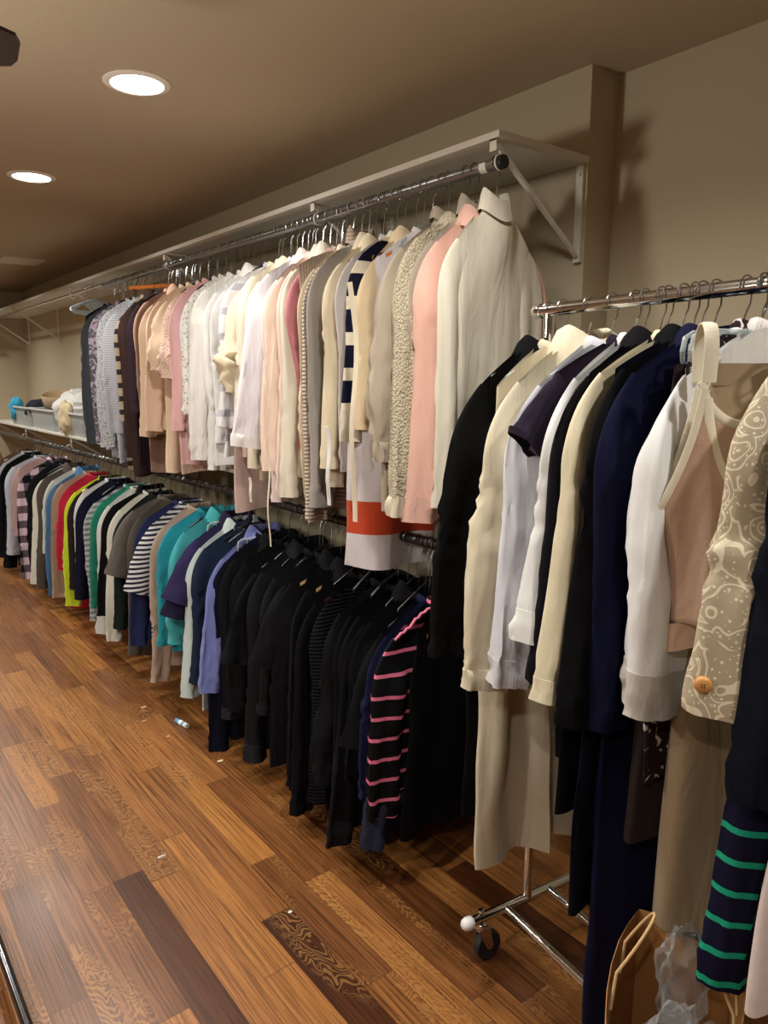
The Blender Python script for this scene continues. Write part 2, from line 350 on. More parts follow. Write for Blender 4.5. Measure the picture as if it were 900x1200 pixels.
# ------------------------------------------------------------------ hangers
def hook_pts(rw=.0195, top=0.0, stem=-.075, dx=0.0):
    """open hook over a rod centred at the origin; x is across the rod"""
    pts = []
    for k in range(0, 13):
        a = math.radians(200-k*20); pts.append((rw*math.cos(a), 0, rw*math.sin(a)))
    pts += [(rw*.75, 0, -.026), (.006, 0, -.04), (0, 0, -.052), (0, 0, stem)]
    return pts
def arm_profile(hw=.2, z0=-.078, z1=-.135, n=14):
    up = []
    for k in range(-n, n+1):
        t = abs(k)/n; up.append((hw*k/n, z0-(z0-z1)*t**1.25))
    return up
def mk_hanger(kind):
    e = empty('clothes_hanger', (0, 0, 0))
    if kind == 'wire':
        m = MB(); m.tube(hook_pts(), .0014, 6); m.build('hook', DWIRE, e)
        m = MB(); m.tube([(0, 0, -.074), (.03, 0, -.085), (.2, 0, -.15), (.205, 0, -.157), (.19, 0, -.16), (-.19, 0, -.16), (-.205, 0, -.157), (-.2, 0, -.15), (-.03, 0, -.085), (0, 0, -.074)], .0014, 6, True, 1, (0, 1, 0)); m.build('frame', DWIRE, e)
    elif kind == 'shirtclear' or kind in ('black', 'white', 'blue', 'wood', 'darkwood', 'palewood', 'slimblack'):
        mat = {'shirtclear': CLEAR, 'black': BLACKP, 'slimblack': BLACKP, 'white': WHITEPL, 'blue': BLUEPL, 'wood': WOODN, 'darkwood': WOODD, 'palewood': WOODP}[kind]
        th = .007 if 'wood' in kind else .004 if kind == 'slimblack' else .005
        hgt = .02 if 'wood' in kind else .014
        m = MB(); m.tube(hook_pts(stem=-.085), .0017, 6); m.build('hook', GOLDW if kind == 'palewood' else WIRE if kind != 'black' else DWIRE, e)
        up = arm_profile(.2, -.078, -.14); lo = [(x, z-hgt*(1-.35*abs(x)/.2)) for x, z in up]
        m = MB(); o = len(m.v); n = len(up)
        rows = []
        for (x, z), (x2, z2) in zip(up, lo): rows.append([(x, -th, (z*.8+z2*.2)), (x, -th*.5, z), (x, th*.5, z), (x, th, (z*.8+z2*.2)), (x2, th, z2), (x2, -th, z2)])
        o, n = m.grid(rows); m.cap(o, n, 0, True); m.cap(o, n, len(rows)-1)
        if 'wood' not in kind:
            m.tube([(-.185, 0, -.145), (-.17, 0, -.158), (.17, 0, -.158), (.185, 0, -.145)], .003, 6)
        m.build('shoulder_bar', mat, e)
    elif kind == 'clip':     # clear flat hanger with metal clips
        m = MB(); m.tube(hook_pts(stem=-.085), .0017, 6); m.build('hook', WIRE, e)
        m = MB(); m.tube([(-.17, 0, -.115), (-.165, 0, -.092), (-.145, 0, -.083), (-.04, 0, -.083), (-.02, 0, -.07), (.02, 0, -.07), (.04, 0, -.083), (.145, 0, -.083), (.165, 0, -.092), (.17, 0, -.115)], .0045, 8)
        m.tube([(-.17, 0, -.115), (-.168, 0, -.13), (-.16, 0, -.136), (.16, 0, -.136), (.168, 0, -.13), (.17, 0, -.115)], .004, 8)
        for x in (-.12, -.06, .06, .12): m.tube([(x, 0, -.085), (x, 0, -.136)], .003, 6)
        m.build('frame', CLEAR, e)
        m = MB(); m.tube([(-.165, 0, -.118), (.165, 0, -.118)], .0012, 6); m.build('crossbar', WIRE, e)
        for x in (-.135, .135):
            m = MB(); m.prism([(x-.012, -.10), (x+.012, -.10), (x+.011, -.165), (x-.011, -.165)], -.007, -.003); m.prism([(x-.012, -.10), (x+.012, -.10), (x+.011, -.165), (x-.011, -.165)], .003, .007)
            m.box(x-.009, x+.009, -.004, .004, -.125, -.105); m.build('clip', CHROME, e, smooth=False, bevel=.001)
    elif kind == 'trouser':   # wood bar with two clips
        m = MB(); m.tube(hook_pts(stem=-.072), .0017, 6); m.build('hook', GOLDW, e)
        m = MB(); m.box(-.17, .17, -.006, .006, -.09, -.07); m.build('bar', simple('orange_wood', 'b9672e', .35), e, smooth=False, bevel=.003)
        for x in (-.13, .13):
            m = MB(); m.box(x-.006, x+.006, -.01, .01, -.13, -.085); m.build('clip', CHROME, e, smooth=False, bevel=.001)
    return e
_hp = {}
def hanger(kind, loc, rz, label, ext=0, group='clothes hangers holding the garments', tilt=0, ws=.93):
    if (kind, ext, ws) not in _hp:
        e = mk_hanger(kind); _hp[(kind, ext, ws)] = e; r = e
        if ext or ws != 1:
            for c_ in e.children:
                for v in c_.data.vertices:
                    if v.co.z < -.045: v.co.z -= ext
                    v.co.x *= ws if v.co.z < -.06 else 1
    else:
        src = _hp[(kind, ext, ws)]; r = src.copy(); C.objects.link(r)
        for ch in src.children:
            c = ch.copy(); C.objects.link(c); c.parent = r
    r.location = loc; r.rotation_euler = (0, tilt, rz)
    tag(r, label, 'hanger', group); return r

# ------------------------------------------------------------------ garments
NECKS = {
 'crew': [(0, -.004), (-.006, .008), (0, .016), (.006, .006), (.004, -.008)],
 'turtle': [(.004, -.02), (-.016, .02), (-.024, .05), (-.022, .066), (-.014, .070), (-.008, .055), (-.004, .03), (.0, .012)],
 'funnel': [(.004, -.01), (-.01, .02), (-.014, .045), (-.008, .055), (0, .04), (.004, .02)],
 'collar': [(0, -.008), (-.006, .02), (-.004, .036), (.006, .036), (.02, .012), (.03, -.012), (.034, -.022)],
 'lapel': [(0, -.008), (-.004, .015), (.004, .026), (.02, .01), (.035, -.02), (.045, -.05)],
 'hood': [(0, -.01), (-.01, .025), (0, .04), (.018, .03), (.034, -.005), (.04, -.04), (.03, -.07)],
}
def garment(name, label, cat, loc, rz, col, mat=None, L=.7, sleeve=.6, sl='long', neck='crew', sw=.2, bw=.215, hw=.225, d=.02,
            neckz=-.074, drop=.062, nh=.062, seed=1, amp=.009, nf=5, cuffmat=None, flare=6, sr=(.075, .058, .046), st=.018, sy=0.0,
            clamp=None, group=None, hem_band=0, trimmat=None, tilt=0, puff=0, nd=.03, bodymat=None, sleevemat=None, detail=1, side=(-1, 1), slit=0, ybend=0.0, cuff=.05, hemslope=0):
    rnd = random.Random(seed*7919+13)
    root = empty(name, loc, rz); root.rotation_euler = (0, tilt, rz); tag(root, label, cat, group)
    mat = mat or fab(col); bodymat = bodymat or mat; sleevemat = sleevemat or mat; trimmat = trimmat or mat
    ph = rnd.uniform(0, 6); ph2 = rnd.uniform(0, 6); seedv = Vector((rnd.uniform(0, 50), rnd.uniform(0, 50), 0))
    NN = 52; MM = 30
    vw = .25/max(L, .3)
    def width(v):
        a = lerp(sw, bw, smooth01(v/vw)); return lerp(a, hw, smooth01((v-vw*.6)/(1-vw*.6)))
    def ztop(x, front):
        ax = abs(x); z = neckz-drop*max(0, (ax-nh)/max(.01, sw-nh))**1.2
        if ax < nh: z -= (nd if front else nd*.25)*(1-(ax/nh)**2)
        return z
    bulge = rnd.uniform(.3, 1)
    def pt(v, a):
        s = math.cos(a); q = math.sin(a); w_ = width(v); x = s*w_
        zt = ztop(s*sw, q < 0); zh = -L+.006*math.sin(3*s*2+ph2)+hemslope*s
        if slit and s < 0: pass
        z = lerp(zt, zh, v)
        neckopen = .034*max(0, 1-(abs(s*sw)/(nh*1.25))**2) if abs(s*sw) < nh*1.25 else 0
        dd = lerp(.009+neckopen, d, smooth01(v/.22))
        y = math.copysign(abs(q)**.8, q)*dd
        A = amp*smooth01(v*1.6)
        y += A*math.sin(nf*s*1.6+ph+1.2*v)+A*.6*math.sin(nf*2.3*s+ph2-2*v)*v
        y += ybend*v
        nz = noise.noise(Vector((x*5, q*1.2, z*4))+seedv)
        y += nz*.012*smooth01(v*3)
        rg = abs(noise.noise(Vector((s*3+z*.5, q*.8, z*1.1))+seedv))
        y += (rg-.2)*2.0*amp*smooth01(v*2.5)*math.copysign(1, q)*abs(q)
        x += .012*noise.noise(Vector((q*2, z*5, 3))+seedv)*smooth01(v*3)
        return x, y, z
    def clampp(p):
        if clamp:
            # keep cloth that lies over the shelf board on top of it
            X = loc[0]+p[0]*math.cos(rz)-p[1]*math.sin(rz)
            if X > clamp[0]:
                zmin = clamp[1]-loc[2]
                if p[2] < zmin: p = (p[0], p[1], zmin+.0002*math.sin(p[0]*90))
        return p
    rows = [[clampp(pt(i/MM, 2*PI*j/NN)) for j in range(NN)] for i in range(MM+1)]
    # fold the hem inward so the edge has thickness
    last = rows[-1]; rows.append([(x*.99, y*.88, z+.014) for x, y, z in last])
    m = MB(); m.grid(rows); m.build('body', bodymat, root, smooth='all')
    if hem_band:
        rows = []
        for v in [1-hem_band/L*k/3 for k in range(3, -1, -1)]:
            rows.append([clampp((p[0]*1.01, p[1]*1.0+math.copysign(.0022, math.sin(2*PI*j/NN)), p[2]-.001)) for j, p in enumerate([pt(v, 2*PI*j/NN) for j in range(NN)])])
        m = MB(); m.grid(rows); m.build('hem_band', trimmat, root, smooth='all')
    # neck
    if neck in NECKS:
        prof = NECKS[neck]; rows = []; n = 28
        for dr, dz in prof:
            row = []
            for k in range(n):
                a = 2*PI*k/n; cx, cy = math.cos(a), math.sin(a)
                x = (nh*.98+dr)*cx; zz = ztop(nh*.98*cx, cy < 0)
                if cy < 0 and neck in ('collar', 'lapel'): zz -= .02*(-cy)**3
                y = (.036+dr)*cy
                wob = .004*noise.noise(Vector((cx*2, cy*2, dz*20))+seedv)
                row.append((x+wob, y+wob, zz+dz))
            rows.append(row)
        m = MB(); m.grid(rows); m.build({'turtle': 'turtleneck', 'funnel': 'neck_band', 'crew': 'neck_band', 'hood': 'hood'}.get(neck, 'collar'), trimmat, root, smooth='all')
    # sleeves
    if sl != 'none':
        for sgn in side:
            T = 40 if sl == 'long' else 16; n = 28
            Ls = sleeve
            th0 = 46 if sl == 'long' else 54; th1 = flare+rnd.uniform(-2.5, 2.5) if sl == 'long' else flare+14
            kk = rnd.uniform(.86, 1.04); r0, r1, r2 = sr[0]*min(kk, 1), sr[1]*kk, sr[2]*kk
            tipx = sw-.004; tipz = neckz-drop
            th = math.radians(th0); nx, nz_ = math.cos(th), math.sin(th)
            px_, pz_ = tipx-nx*r0*.92, tipz-nz_*r0*.92
            rows = []; pw = rnd.uniform(0, 6); crk = rnd.uniform(.6, 1.2); bendk = rnd.uniform(-1, 1); eb = rnd.uniform(.3, .68); es = rnd.uniform(.2, 1.2); cf = rnd.uniform(.7, 1.3)
            for i in range(T+1):
                t = i/T; tt = t*Ls
                ang = math.radians(lerp(th0, th1, smooth01(tt/.15)))
                if sl == 'long': ang += math.radians(4*es)*math.sin((1.3+es)*PI*t+pw)*smooth01(t*4)
                if i: px_ += math.sin(ang)*Ls/T; pz_ -= math.cos(ang)*Ls/T
                yy = sy*t+.009*bendk*math.sin(3.2*t+pw)*smooth01(t*4)
                r = lerp(r0, r1, smooth01(t*2)) if t < .5 else lerp(r1, r2, (t-.5)*2)
                r *= 1+puff*math.exp(-((t-.72)/.18)**2)
                thk = lerp(.009, st, smooth01(t*4))*(1+1.2*puff*math.exp(-((t-.7)/.2)**2))
                ca, sa = math.cos(ang), math.sin(ang); row = []; on = smooth01(t*5)
                for k in range(n):
                    a = 2*PI*k/n; c_, q = math.cos(a), math.sin(a)
                    # long creases that run down the sleeve, cross wrinkles at the elbow and above the hem
                    f = noise.noise(Vector((c_*2.4, q*2.4, t*2.2*cf))+seedv); f = f+.6*(abs(noise.noise(Vector((c_*4.5, q*4.5, t*3.5))+seedv))-.25)
                    g_ = noise.noise(Vector((c_*1.3+t*3, q*1.3, t*Ls*30))+seedv)*(es*math.exp(-((t-eb)/.13)**2)+.8*math.exp(-((t-.93)/.08)**2)+1.5*puff*math.exp(-((t-.72)/.2)**2))
                    rad = 1+on*(.42*f*crk)
                    u_ = c_*r*(1+on*.10*f); v_ = q*thk*rad+(.010*math.sin(c_*3.4+pw+1.5*t)*on*min(1, st/.02))
                    wz = .011*g_*(1+1.5*puff)*on
                    x = px_+ca*(u_+wz); z = pz_+sa*(u_+wz)
                    row.append((sgn*x, v_+yy+wz, z))
                rows.append(row)
            cx = sum(p[0] for p in rows[-1])/n; cy = sum(p[1] for p in rows[-1])/n
            rows.append([(cx+(x-cx)*.96, cy+(y-cy)*.88, z+.014) for x, y, z in rows[-1]])
            m = MB(); m.grid(rows); so = m.build('sleeve', sleevemat, root, smooth='all')
            if cuffmat is not None and sl == 'long':
                k0 = max(1, int(round(cuff/Ls*T))); rr = []
                base = rows[T-k0:T+1]
                for q_, r_ in enumerate(base):
                    cx = sum(p[0] for p in r_)/n; cy = sum(p[1] for p in r_)/n
                    rr.append([(cx+(x-cx)*1.02, cy+(y-cy)*1.03+math.copysign(.0010, y-cy), z) for x, y, z in r_])
                m = MB(); m.grid([[(lerp(a[0], b[0], .9), lerp(a[1], b[1], .9), a[2]) for a, b in zip(rr[0], base[0])]]+rr+[[(x, y, z+.008) for x, y, z in base[-1]]])
                m.build('cuff', cuffmat, so, smooth='all')
    return root
def waist_garment(name, label, cat, loc, rz, mat, L, w0=.17, w1=.2, d=.03, seed=1, amp=.02, legs=False, ztop=-.14, nf=4, hem=False, ybend=0, group=None):
    """skirts and trousers hung from a clip hanger"""
    rnd = random.Random(seed); ph = rnd.uniform(0, 6); sv = Vector((seed*3.1, 0, 0))
    root = empty(name, loc, rz); tag(root, label, cat, group)
    def sheet(pn, xc, wa, wb, dd, z0, z1, am, ph):
        NN, MM = 40, 26; rows = []
        for i in range(MM+1):
            v = i/MM; row = []
            for j in range(NN):
                a = 2*PI*j/NN; s, q = math.cos(a), math.sin(a); w_ = lerp(wa, wb, v)
                x = xc+s*w_; z = lerp(z0, z1, v)+.006*math.sin(5*s+ph)*v
                y = math.copysign(abs(q)**.8, q)*lerp(.012, dd, smooth01(v*2))+am*smooth01(v*1.3)*math.sin(nf*s+ph+v)+ybend*v
                y += .01*noise.noise(Vector((x*6, q, z*3))+sv)
                row.append((x, y, z))
            rows.append(row)
        rows.append([(xc+(x-xc)*.98, y*.8, z+.012) for x, y, z in rows[-1]])
        m = MB(); m.grid(rows); m.build(pn, mat, root, smooth='all')
    if legs:
        sheet('waist', 0, w0, w0*1.12, d*.9, ztop, ztop-.26, .003, ph)
        for sg in (-1, 1): sheet('trouser_leg', sg*w0*.56, w0*.55, w1*.5, d, ztop-.2, -L, amp, ph+sg)
    else:
        sheet('skirt_panel', 0, w0, w1, d, ztop, -L, amp, ph)
    m = MB(); rows = []
    for z in (ztop+.005, ztop-.03): rows.append([((w0+.002)*math.cos(2*PI*k/32), (.014)*math.sin(2*PI*k/32), z) for k in range(32)])
    m.grid(rows); m.build('waistband', mat, root)
    return root
# ------------------------------------------------------------------ hang a row of clothes
def hang_row(rows, p0, u, rz, rodz, half=.27, py=430, zlim=None, clamp=None, hkey='', d0=.017, gsuffix=''):
    """rows: near to far. px,py give where the room-side sleeve is seen on the plane half metre in front of the rod"""
    n = (-u[1], u[0])
    if n[0] > 0: n = (-n[0], -n[1])
    for i, R in enumerate(rows):
        px, name, label, col, o = R
        o = dict(o); py_ = o.pop('py', py); hf = o.pop('half', half)
        q0 = (p0[0]+n[0]*hf, p0[1]+n[1]*hf)
        s = o.pop('s', None)
        if s is None: s, _ = on_line(px, py_, q0, u)
        slen = o.pop('slpy', None); hem = o.pop('hempy', None)
        if slen is not None:
            _, z = on_line(o.pop('slpx', px), slen, q0, u); o['sleeve'] = max(.12, rodz-z-{'L': .13+(.085 if i < 12 else .06 if i < 24 else .03), 'U': .215, 'R': .185}[hkey])
        if hem is not None:
            _, z = on_line(o.pop('hempx', px), hem, q0, u); o['L'] = rodz-z
        if zlim: o['L'] = min(o.get('L', .7), rodz-zlim)
        if o.get('sl', 'long') == 'long' and zlim: o['sleeve'] = min(o.get('sleeve', .6), rodz-zlim-.12)
        hk = o.pop('hanger', None); k = o.pop('kind', 'plain'); c2 = o.pop('col2', None); per = o.pop('per', .05); duty = o.pop('duty', .5); off = o.pop('off', 0.0)
        mat = fab(col, k, c2, per, duty, off)
        ce = o.pop('cuffcol', None)
        if ce is not None: o['cuffmat'] = fab(ce) if ce != True else mat
        bm = o.pop('bodycol', None)
        if bm: o['bodymat'] = fab(bm)
        tm = o.pop('trimcol', None)
        if tm: o['trimmat'] = fab(tm)
        rr_ = random.Random(i*31+len(hkey)*7+ord((hkey or 'x')[0])); yaw = o.pop('yaw', rr_.uniform(-.09, .09)); o.setdefault('tilt', rr_.uniform(-.028, .028)); o.setdefault('drop', rr_.uniform(.06, .09))
        loc = (p0[0]+u[0]*s, p0[1]+u[1]*s, rodz)
        cat = o.pop('cat', name.replace('_', ' '))
        short = o.pop('short', None) or label
        if hkey == 'U': o.setdefault('sw', .168); o.setdefault('flare', 2.5); o.setdefault('sr', (.07, .055, .045)); o.setdefault('bw', .185); o.setdefault('hw', .20)
        o.setdefault('seed', i+1+len(hkey)*100)
        o.setdefault('d', d0)
        ext = o.pop('ext', (.085 if i < 12 else .06 if i < 24 else .035) if hkey == 'L' else {'U': .062}.get(hkey, .01)); o.setdefault('neckz', -.074-ext)
        sway = o.pop('dx', (((i*53) % 7)-3)*.006)
        hloc = (loc[0]+0, loc[1], loc[2])
        g = garment(name, label, cat, loc, rz+yaw, col, mat, clamp=clamp, **o)
        kinds = ['wire', 'black', 'slimblack', 'shirtclear'] if hkey == 'L' else ['shirtclear', 'wire', 'slimblack', 'white'] if hkey == 'U' else ['shirtclear']
        hk = hk or kinds[(i*5+i//3) % len(kinds)]
        if hk != 'skip':
            nm = {'wire': 'thin wire', 'black': 'black plastic', 'slimblack': 'slim black', 'shirtclear': 'clear plastic', 'white': 'white plastic', 'wood': 'brown wooden', 'darkwood': 'dark wooden', 'palewood': 'pale wooden', 'clip': 'clear clip', 'blue': 'pale blue plastic'}[hk]
            hanger(hk, hloc, rz+yaw, '%s hanger inside the %s' % (nm, ' '.join(short.split()[:9])), ext=ext, ws=o.get('sw', .2)/.2*.84)
LONG = dict(sl='long'); SH = dict(sl='short', sleeve=.2, sr=(.09, .08, .075)); NO = dict(sl='none')
def D(*a, **k):
    r = {}
    for x in a: r.update(x)
    r.update(k); return r
IV='d9d2c0'; CR='dcd0b4'; WH='dedcd8'
upper_rows = [
 (532,'turtleneck','long ivory turtleneck top, nearest on the upper rod with its whole front in view',IV,dict(s=1.475,neck='turtle',hempy=650,slpy=590,slpx=535,sw=.15,bw=.16,hw=.165,hanger='black',seed=3,amp=.006,nf=3,yaw=.05,flare=3,half=.2)),
 (507,'button_shirt','pale pink shirt with a buttoned cuff, beside the ivory turtleneck',"e0b2a2",dict(s=1.52,neck='collar',slpy=605,hempy=560,cuffcol=True,cuff=.075,flare=3,st=.024,hanger='skip',sr=(.08,.068,.062),seed=5)),
 (493,'turtleneck','taupe grey turtleneck top squeezed between the chunky knit and the pale pink shirt','a69a8b',dict(s=1.555,sw=.15,neck='turtle',slpy=515,hempy=540,hanger='black')),
 (474,'knit_cardigan','chunky cream knit cardigan with turned-back cuffs at the end of its long sleeve','cfc3a8',dict(cat='cardigan',kind='knit',sw=.185,st=.03,s=1.60,neck='lapel',slpy=600,hempy=560,cuffcol='d3c8b0',cuff=.06,flare=3,hanger='skip')),
 (440,'linen_tunic','wide oatmeal linen tunic with a gathered elastic sleeve end, left of the chunky knit cardigan','b0a390',dict(cat='tunic',sw=.185,s=1.665,neck='funnel',slpy=525,hempy=592,cuffcol=True,cuff=.05,flare=9,st=.03,sr=(.09,.085,.04),hw=.25,bw=.23,hanger='slimblack',puff=.25,bodycol='a29580',d=.03)),
 (420,'thin_cardigan','thin peach cream cardigan left of the oatmeal tunic','d9c3a0',dict(cat='cardigan',neck='lapel',slpy=490,hempy=540,hanger='darkwood',trimcol='d9c3a0',flare=3)),
 (408,'striped_sweater','navy sweater sleeve with broad cream stripes and a cream cuff','16182c',dict(cat='sweater',kind='stripe',col2='d8cfbb',per=.105,duty=.36,slpy=515,hempy=500,cuffcol='cfc7b5',cuff=.09,flare=3,hanger='wood',seed=12,sr=(.07,.056,.05))),
 (399,'sweater','pale lilac grey fine knit sweater left of the navy striped sleeve','c0b8b6',dict(slpy=545,hempy=548,hanger='shirtclear')),
 (393,'long_tunic','long lilac white tunic with a broad orange red band near its hem','cdc6c8',dict(cat='tunic',kind='band',sw=.17,col2='b8401f',per=.105,off=1.045,slpy=540,hempy=655,hw=.29,bw=.25,d=.03,hanger='wood',s=1.735,yaw=-.45,half=.22,amp=.02)),
 (385,'cardigan','cream cardigan with a straight edge, left of the tunic with the orange band','d8cbae',dict(neck='lapel',slpy=540,hempy=545,hanger='darkwood')),
 (377,'blouse','warm beige blouse between two cream cardigans','cfbfa6',dict(slpy=560,hempy=530,neck='collar')),
 (369,'sweater','plain mid grey sweater among the cream clothes','9c9691',dict(slpy=590,hempy=540)),
 (361,'knit_sweater','pinkish beige ribbed knit sweater with a ribbed hem','c4b2a2',dict(cat='sweater',kind='rib',per=.013,neck='turtle',slpy=600,hempy=600,hanger='wood',st=.022)),
 (352,'sweater','light cream sweater left of the pinkish ribbed knit','dccfb4',dict(slpy=600,hempy=560)),
 (344,'knit_vest','beige rib knit vest with a dark open armhole over pink','bba79a',dict(cat='vest',kind='vrib',per=.01,sl='none',hempy=460,sw=.21,hanger='white')),
 (340,'shirt','deep rose pink shirt showing below the beige vest','c78089',dict(slpy=520,hempy=500)),
 (334,'blouse','ivory blouse just left of the deep rose shirt','ddd4c2',dict(neck='collar',slpy=575,hempy=560)),
 (327,'shirt','pale blush shirt with a long straight sleeve','e3cbc1',dict(neck='collar',slpy=570,hempy=560)),
 (319,'blouse','pale peach crinkled top left of the blush shirt','e6cdbb',dict(slpy=540,hempy=560)),
 (311,'shirt','pink tinted white shirt with the longest sleeve of the pale pink ones','e6d5d2',dict(slpy=575,hempy=580,neck='collar')),
 (303,'wide_blouse','lilac white wide-sleeved blouse with a broad turned hem','dcd6dc',dict(cat='blouse',slpy=520,hempy=545,st=.028,flare=9,sr=(.085,.085,.09),cuffcol='dedad8')),
 (297,'shirt','pale lilac shirt with a shoulder loop','d9cdd8',dict(slpy=500,hempy=540,flare=3)),
 (291,'cardigan','pale butter cardigan with dangling tie ends, left of the lilac clothes','dfd6bd',dict(slpy=540,hempy=560,hanger='palewood',neck='lapel')),
 (285,'shirt','cream shirt between the butter cardigan and the crumpled cream blouse','e0d8c6',dict(slpy=510,hempy=540)),
 (276,'puff_blouse','cream blouse with a crumpled puffed half sleeve','ded0b2',dict(cat='blouse',slpy=452,hempy=520,puff=.7,st=.034,flare=9,sr=(.085,.085,.055),neck='crew')),
 (263,'striped_linen_shirt','white linen shirt with wide pale grey stripes','dedcdc',dict(cat='shirt',kind='stripe',col2='b4b1bd',per=.095,duty=.28,sw=.20,slpy=495,hempy=535,st=.03,flare=3,hw=.26,bw=.25,half=.25)),
 (255,'tunic','dusty pink tunic whose curved hem hangs lowest behind the white shirts','c3a79e',dict(s=2.62,slpy=520,hempy=590,hw=.26,bw=.25)),
 (246,'shirt','crisp white shirt directly left of the grey striped linen one','e2e0de',dict(neck='collar',slpy=510,hempy=545,hw=.25,half=.24)),
 (236,'satin_blouse','white satin blouse with diagonal folds','e1deda',dict(cat='blouse',kind='satin',slpy=540,hempy=548,amp=.022,st=.03,flare=3,half=.24)),
 (226,'blouse','soft white blouse left of the satin one','dedad4',dict(kind='satin',slpy=535,hempy=540,amp=.02,st=.026,half=.24)),
 (217,'lace_blouse','sheer off-white lace blouse','d9d6cf',dict(cat='blouse',kind='lace',slpy=480,hempy=530,half=.24)),
 (209,'shirt','bluish white shirt at the left end of the white group','d8dade',dict(slpy=478,hempy=500,hanger='wood',half=.24)),
 (204,'blouse','rose pink blouse left of the white shirts','d9aaaa',dict(slpy=500,hempy=545)),
 (196,'lace_blouse','pink and cream top with a lace lower half and puffed sleeve','e2c7b4',dict(cat='top',slpy=440,hempy=553,kind='lace',col2='caa79c',puff=.5,st=.028,flare=9)),
 (186,'blouse','cream beige top with a billowing half sleeve','dcc3a8',dict(slpy=430,hempy=552,puff=.4,st=.03,flare=9)),
 (178,'blouse','pale peach blouse right of the taupe clothes','d9b9a2',dict(slpy=500,hempy=505)),
 (171,'cardigan','warm beige cardigan in the left part of the upper rod','cbae94',dict(slpy=505,hempy=510,neck='lapel')),
 (165,'tunic','long taupe brown top whose hem shows below the beige cardigan','8d6f5f',dict(cat='top',slpy=500,hempy=552)),
 (161,'blouse','peach pink blouse beside the plum garments','cf9f88',dict(slpy=505,hempy=500,hanger='slimblack')),
 (153,'shirt','dark plum shirt with a long straight sleeve','352931',dict(slpy=480,hempy=555,hanger='wire')),
 (144,'jacket','dark brown jacket, darkest of the upper row','3a2a28',dict(slpy=530,hempy=556,neck='collar',hanger='wire')),
 (135,'crochet_blouse','cream crochet-edged top against dark brown','a9977f',dict(cat='top',kind='stripe',col2='2a1e1a',per=.07,duty=.4,sw=.155,slpy=485,hempy=548)),
 (127,'patterned_blouse','pale grey blouse with a fine pinstriped hem','b9bac0',dict(cat='blouse',kind='stripe',col2='9a9ba4',per=.012,slpy=500,hempy=540)),
 (119,'lace_blouse','grey white blouse with eyelet lace','b6b8ba',dict(cat='blouse',kind='lace',col2='8c8d92',slpy=520,hempy=535)),
 (108,'floral_blouse','lavender and grey floral print blouse','5d5a60',dict(cat='blouse',kind='print',col2='b3a3b3',per=.04,duty=.5,slpy=515,hempy=525)),
 (99,'cardigan','charcoal grey cardigan left of the floral blouse','3d4046',dict(slpy=515,hempy=515)),
 (91,'tank_shirt','black tank top with thin pale trim at the left end of the upper row','191a20',dict(sl='none',hempy=455,hanger='blue',sw=.17,bw=.2,hw=.17,half=.24)),
]
K='111113'
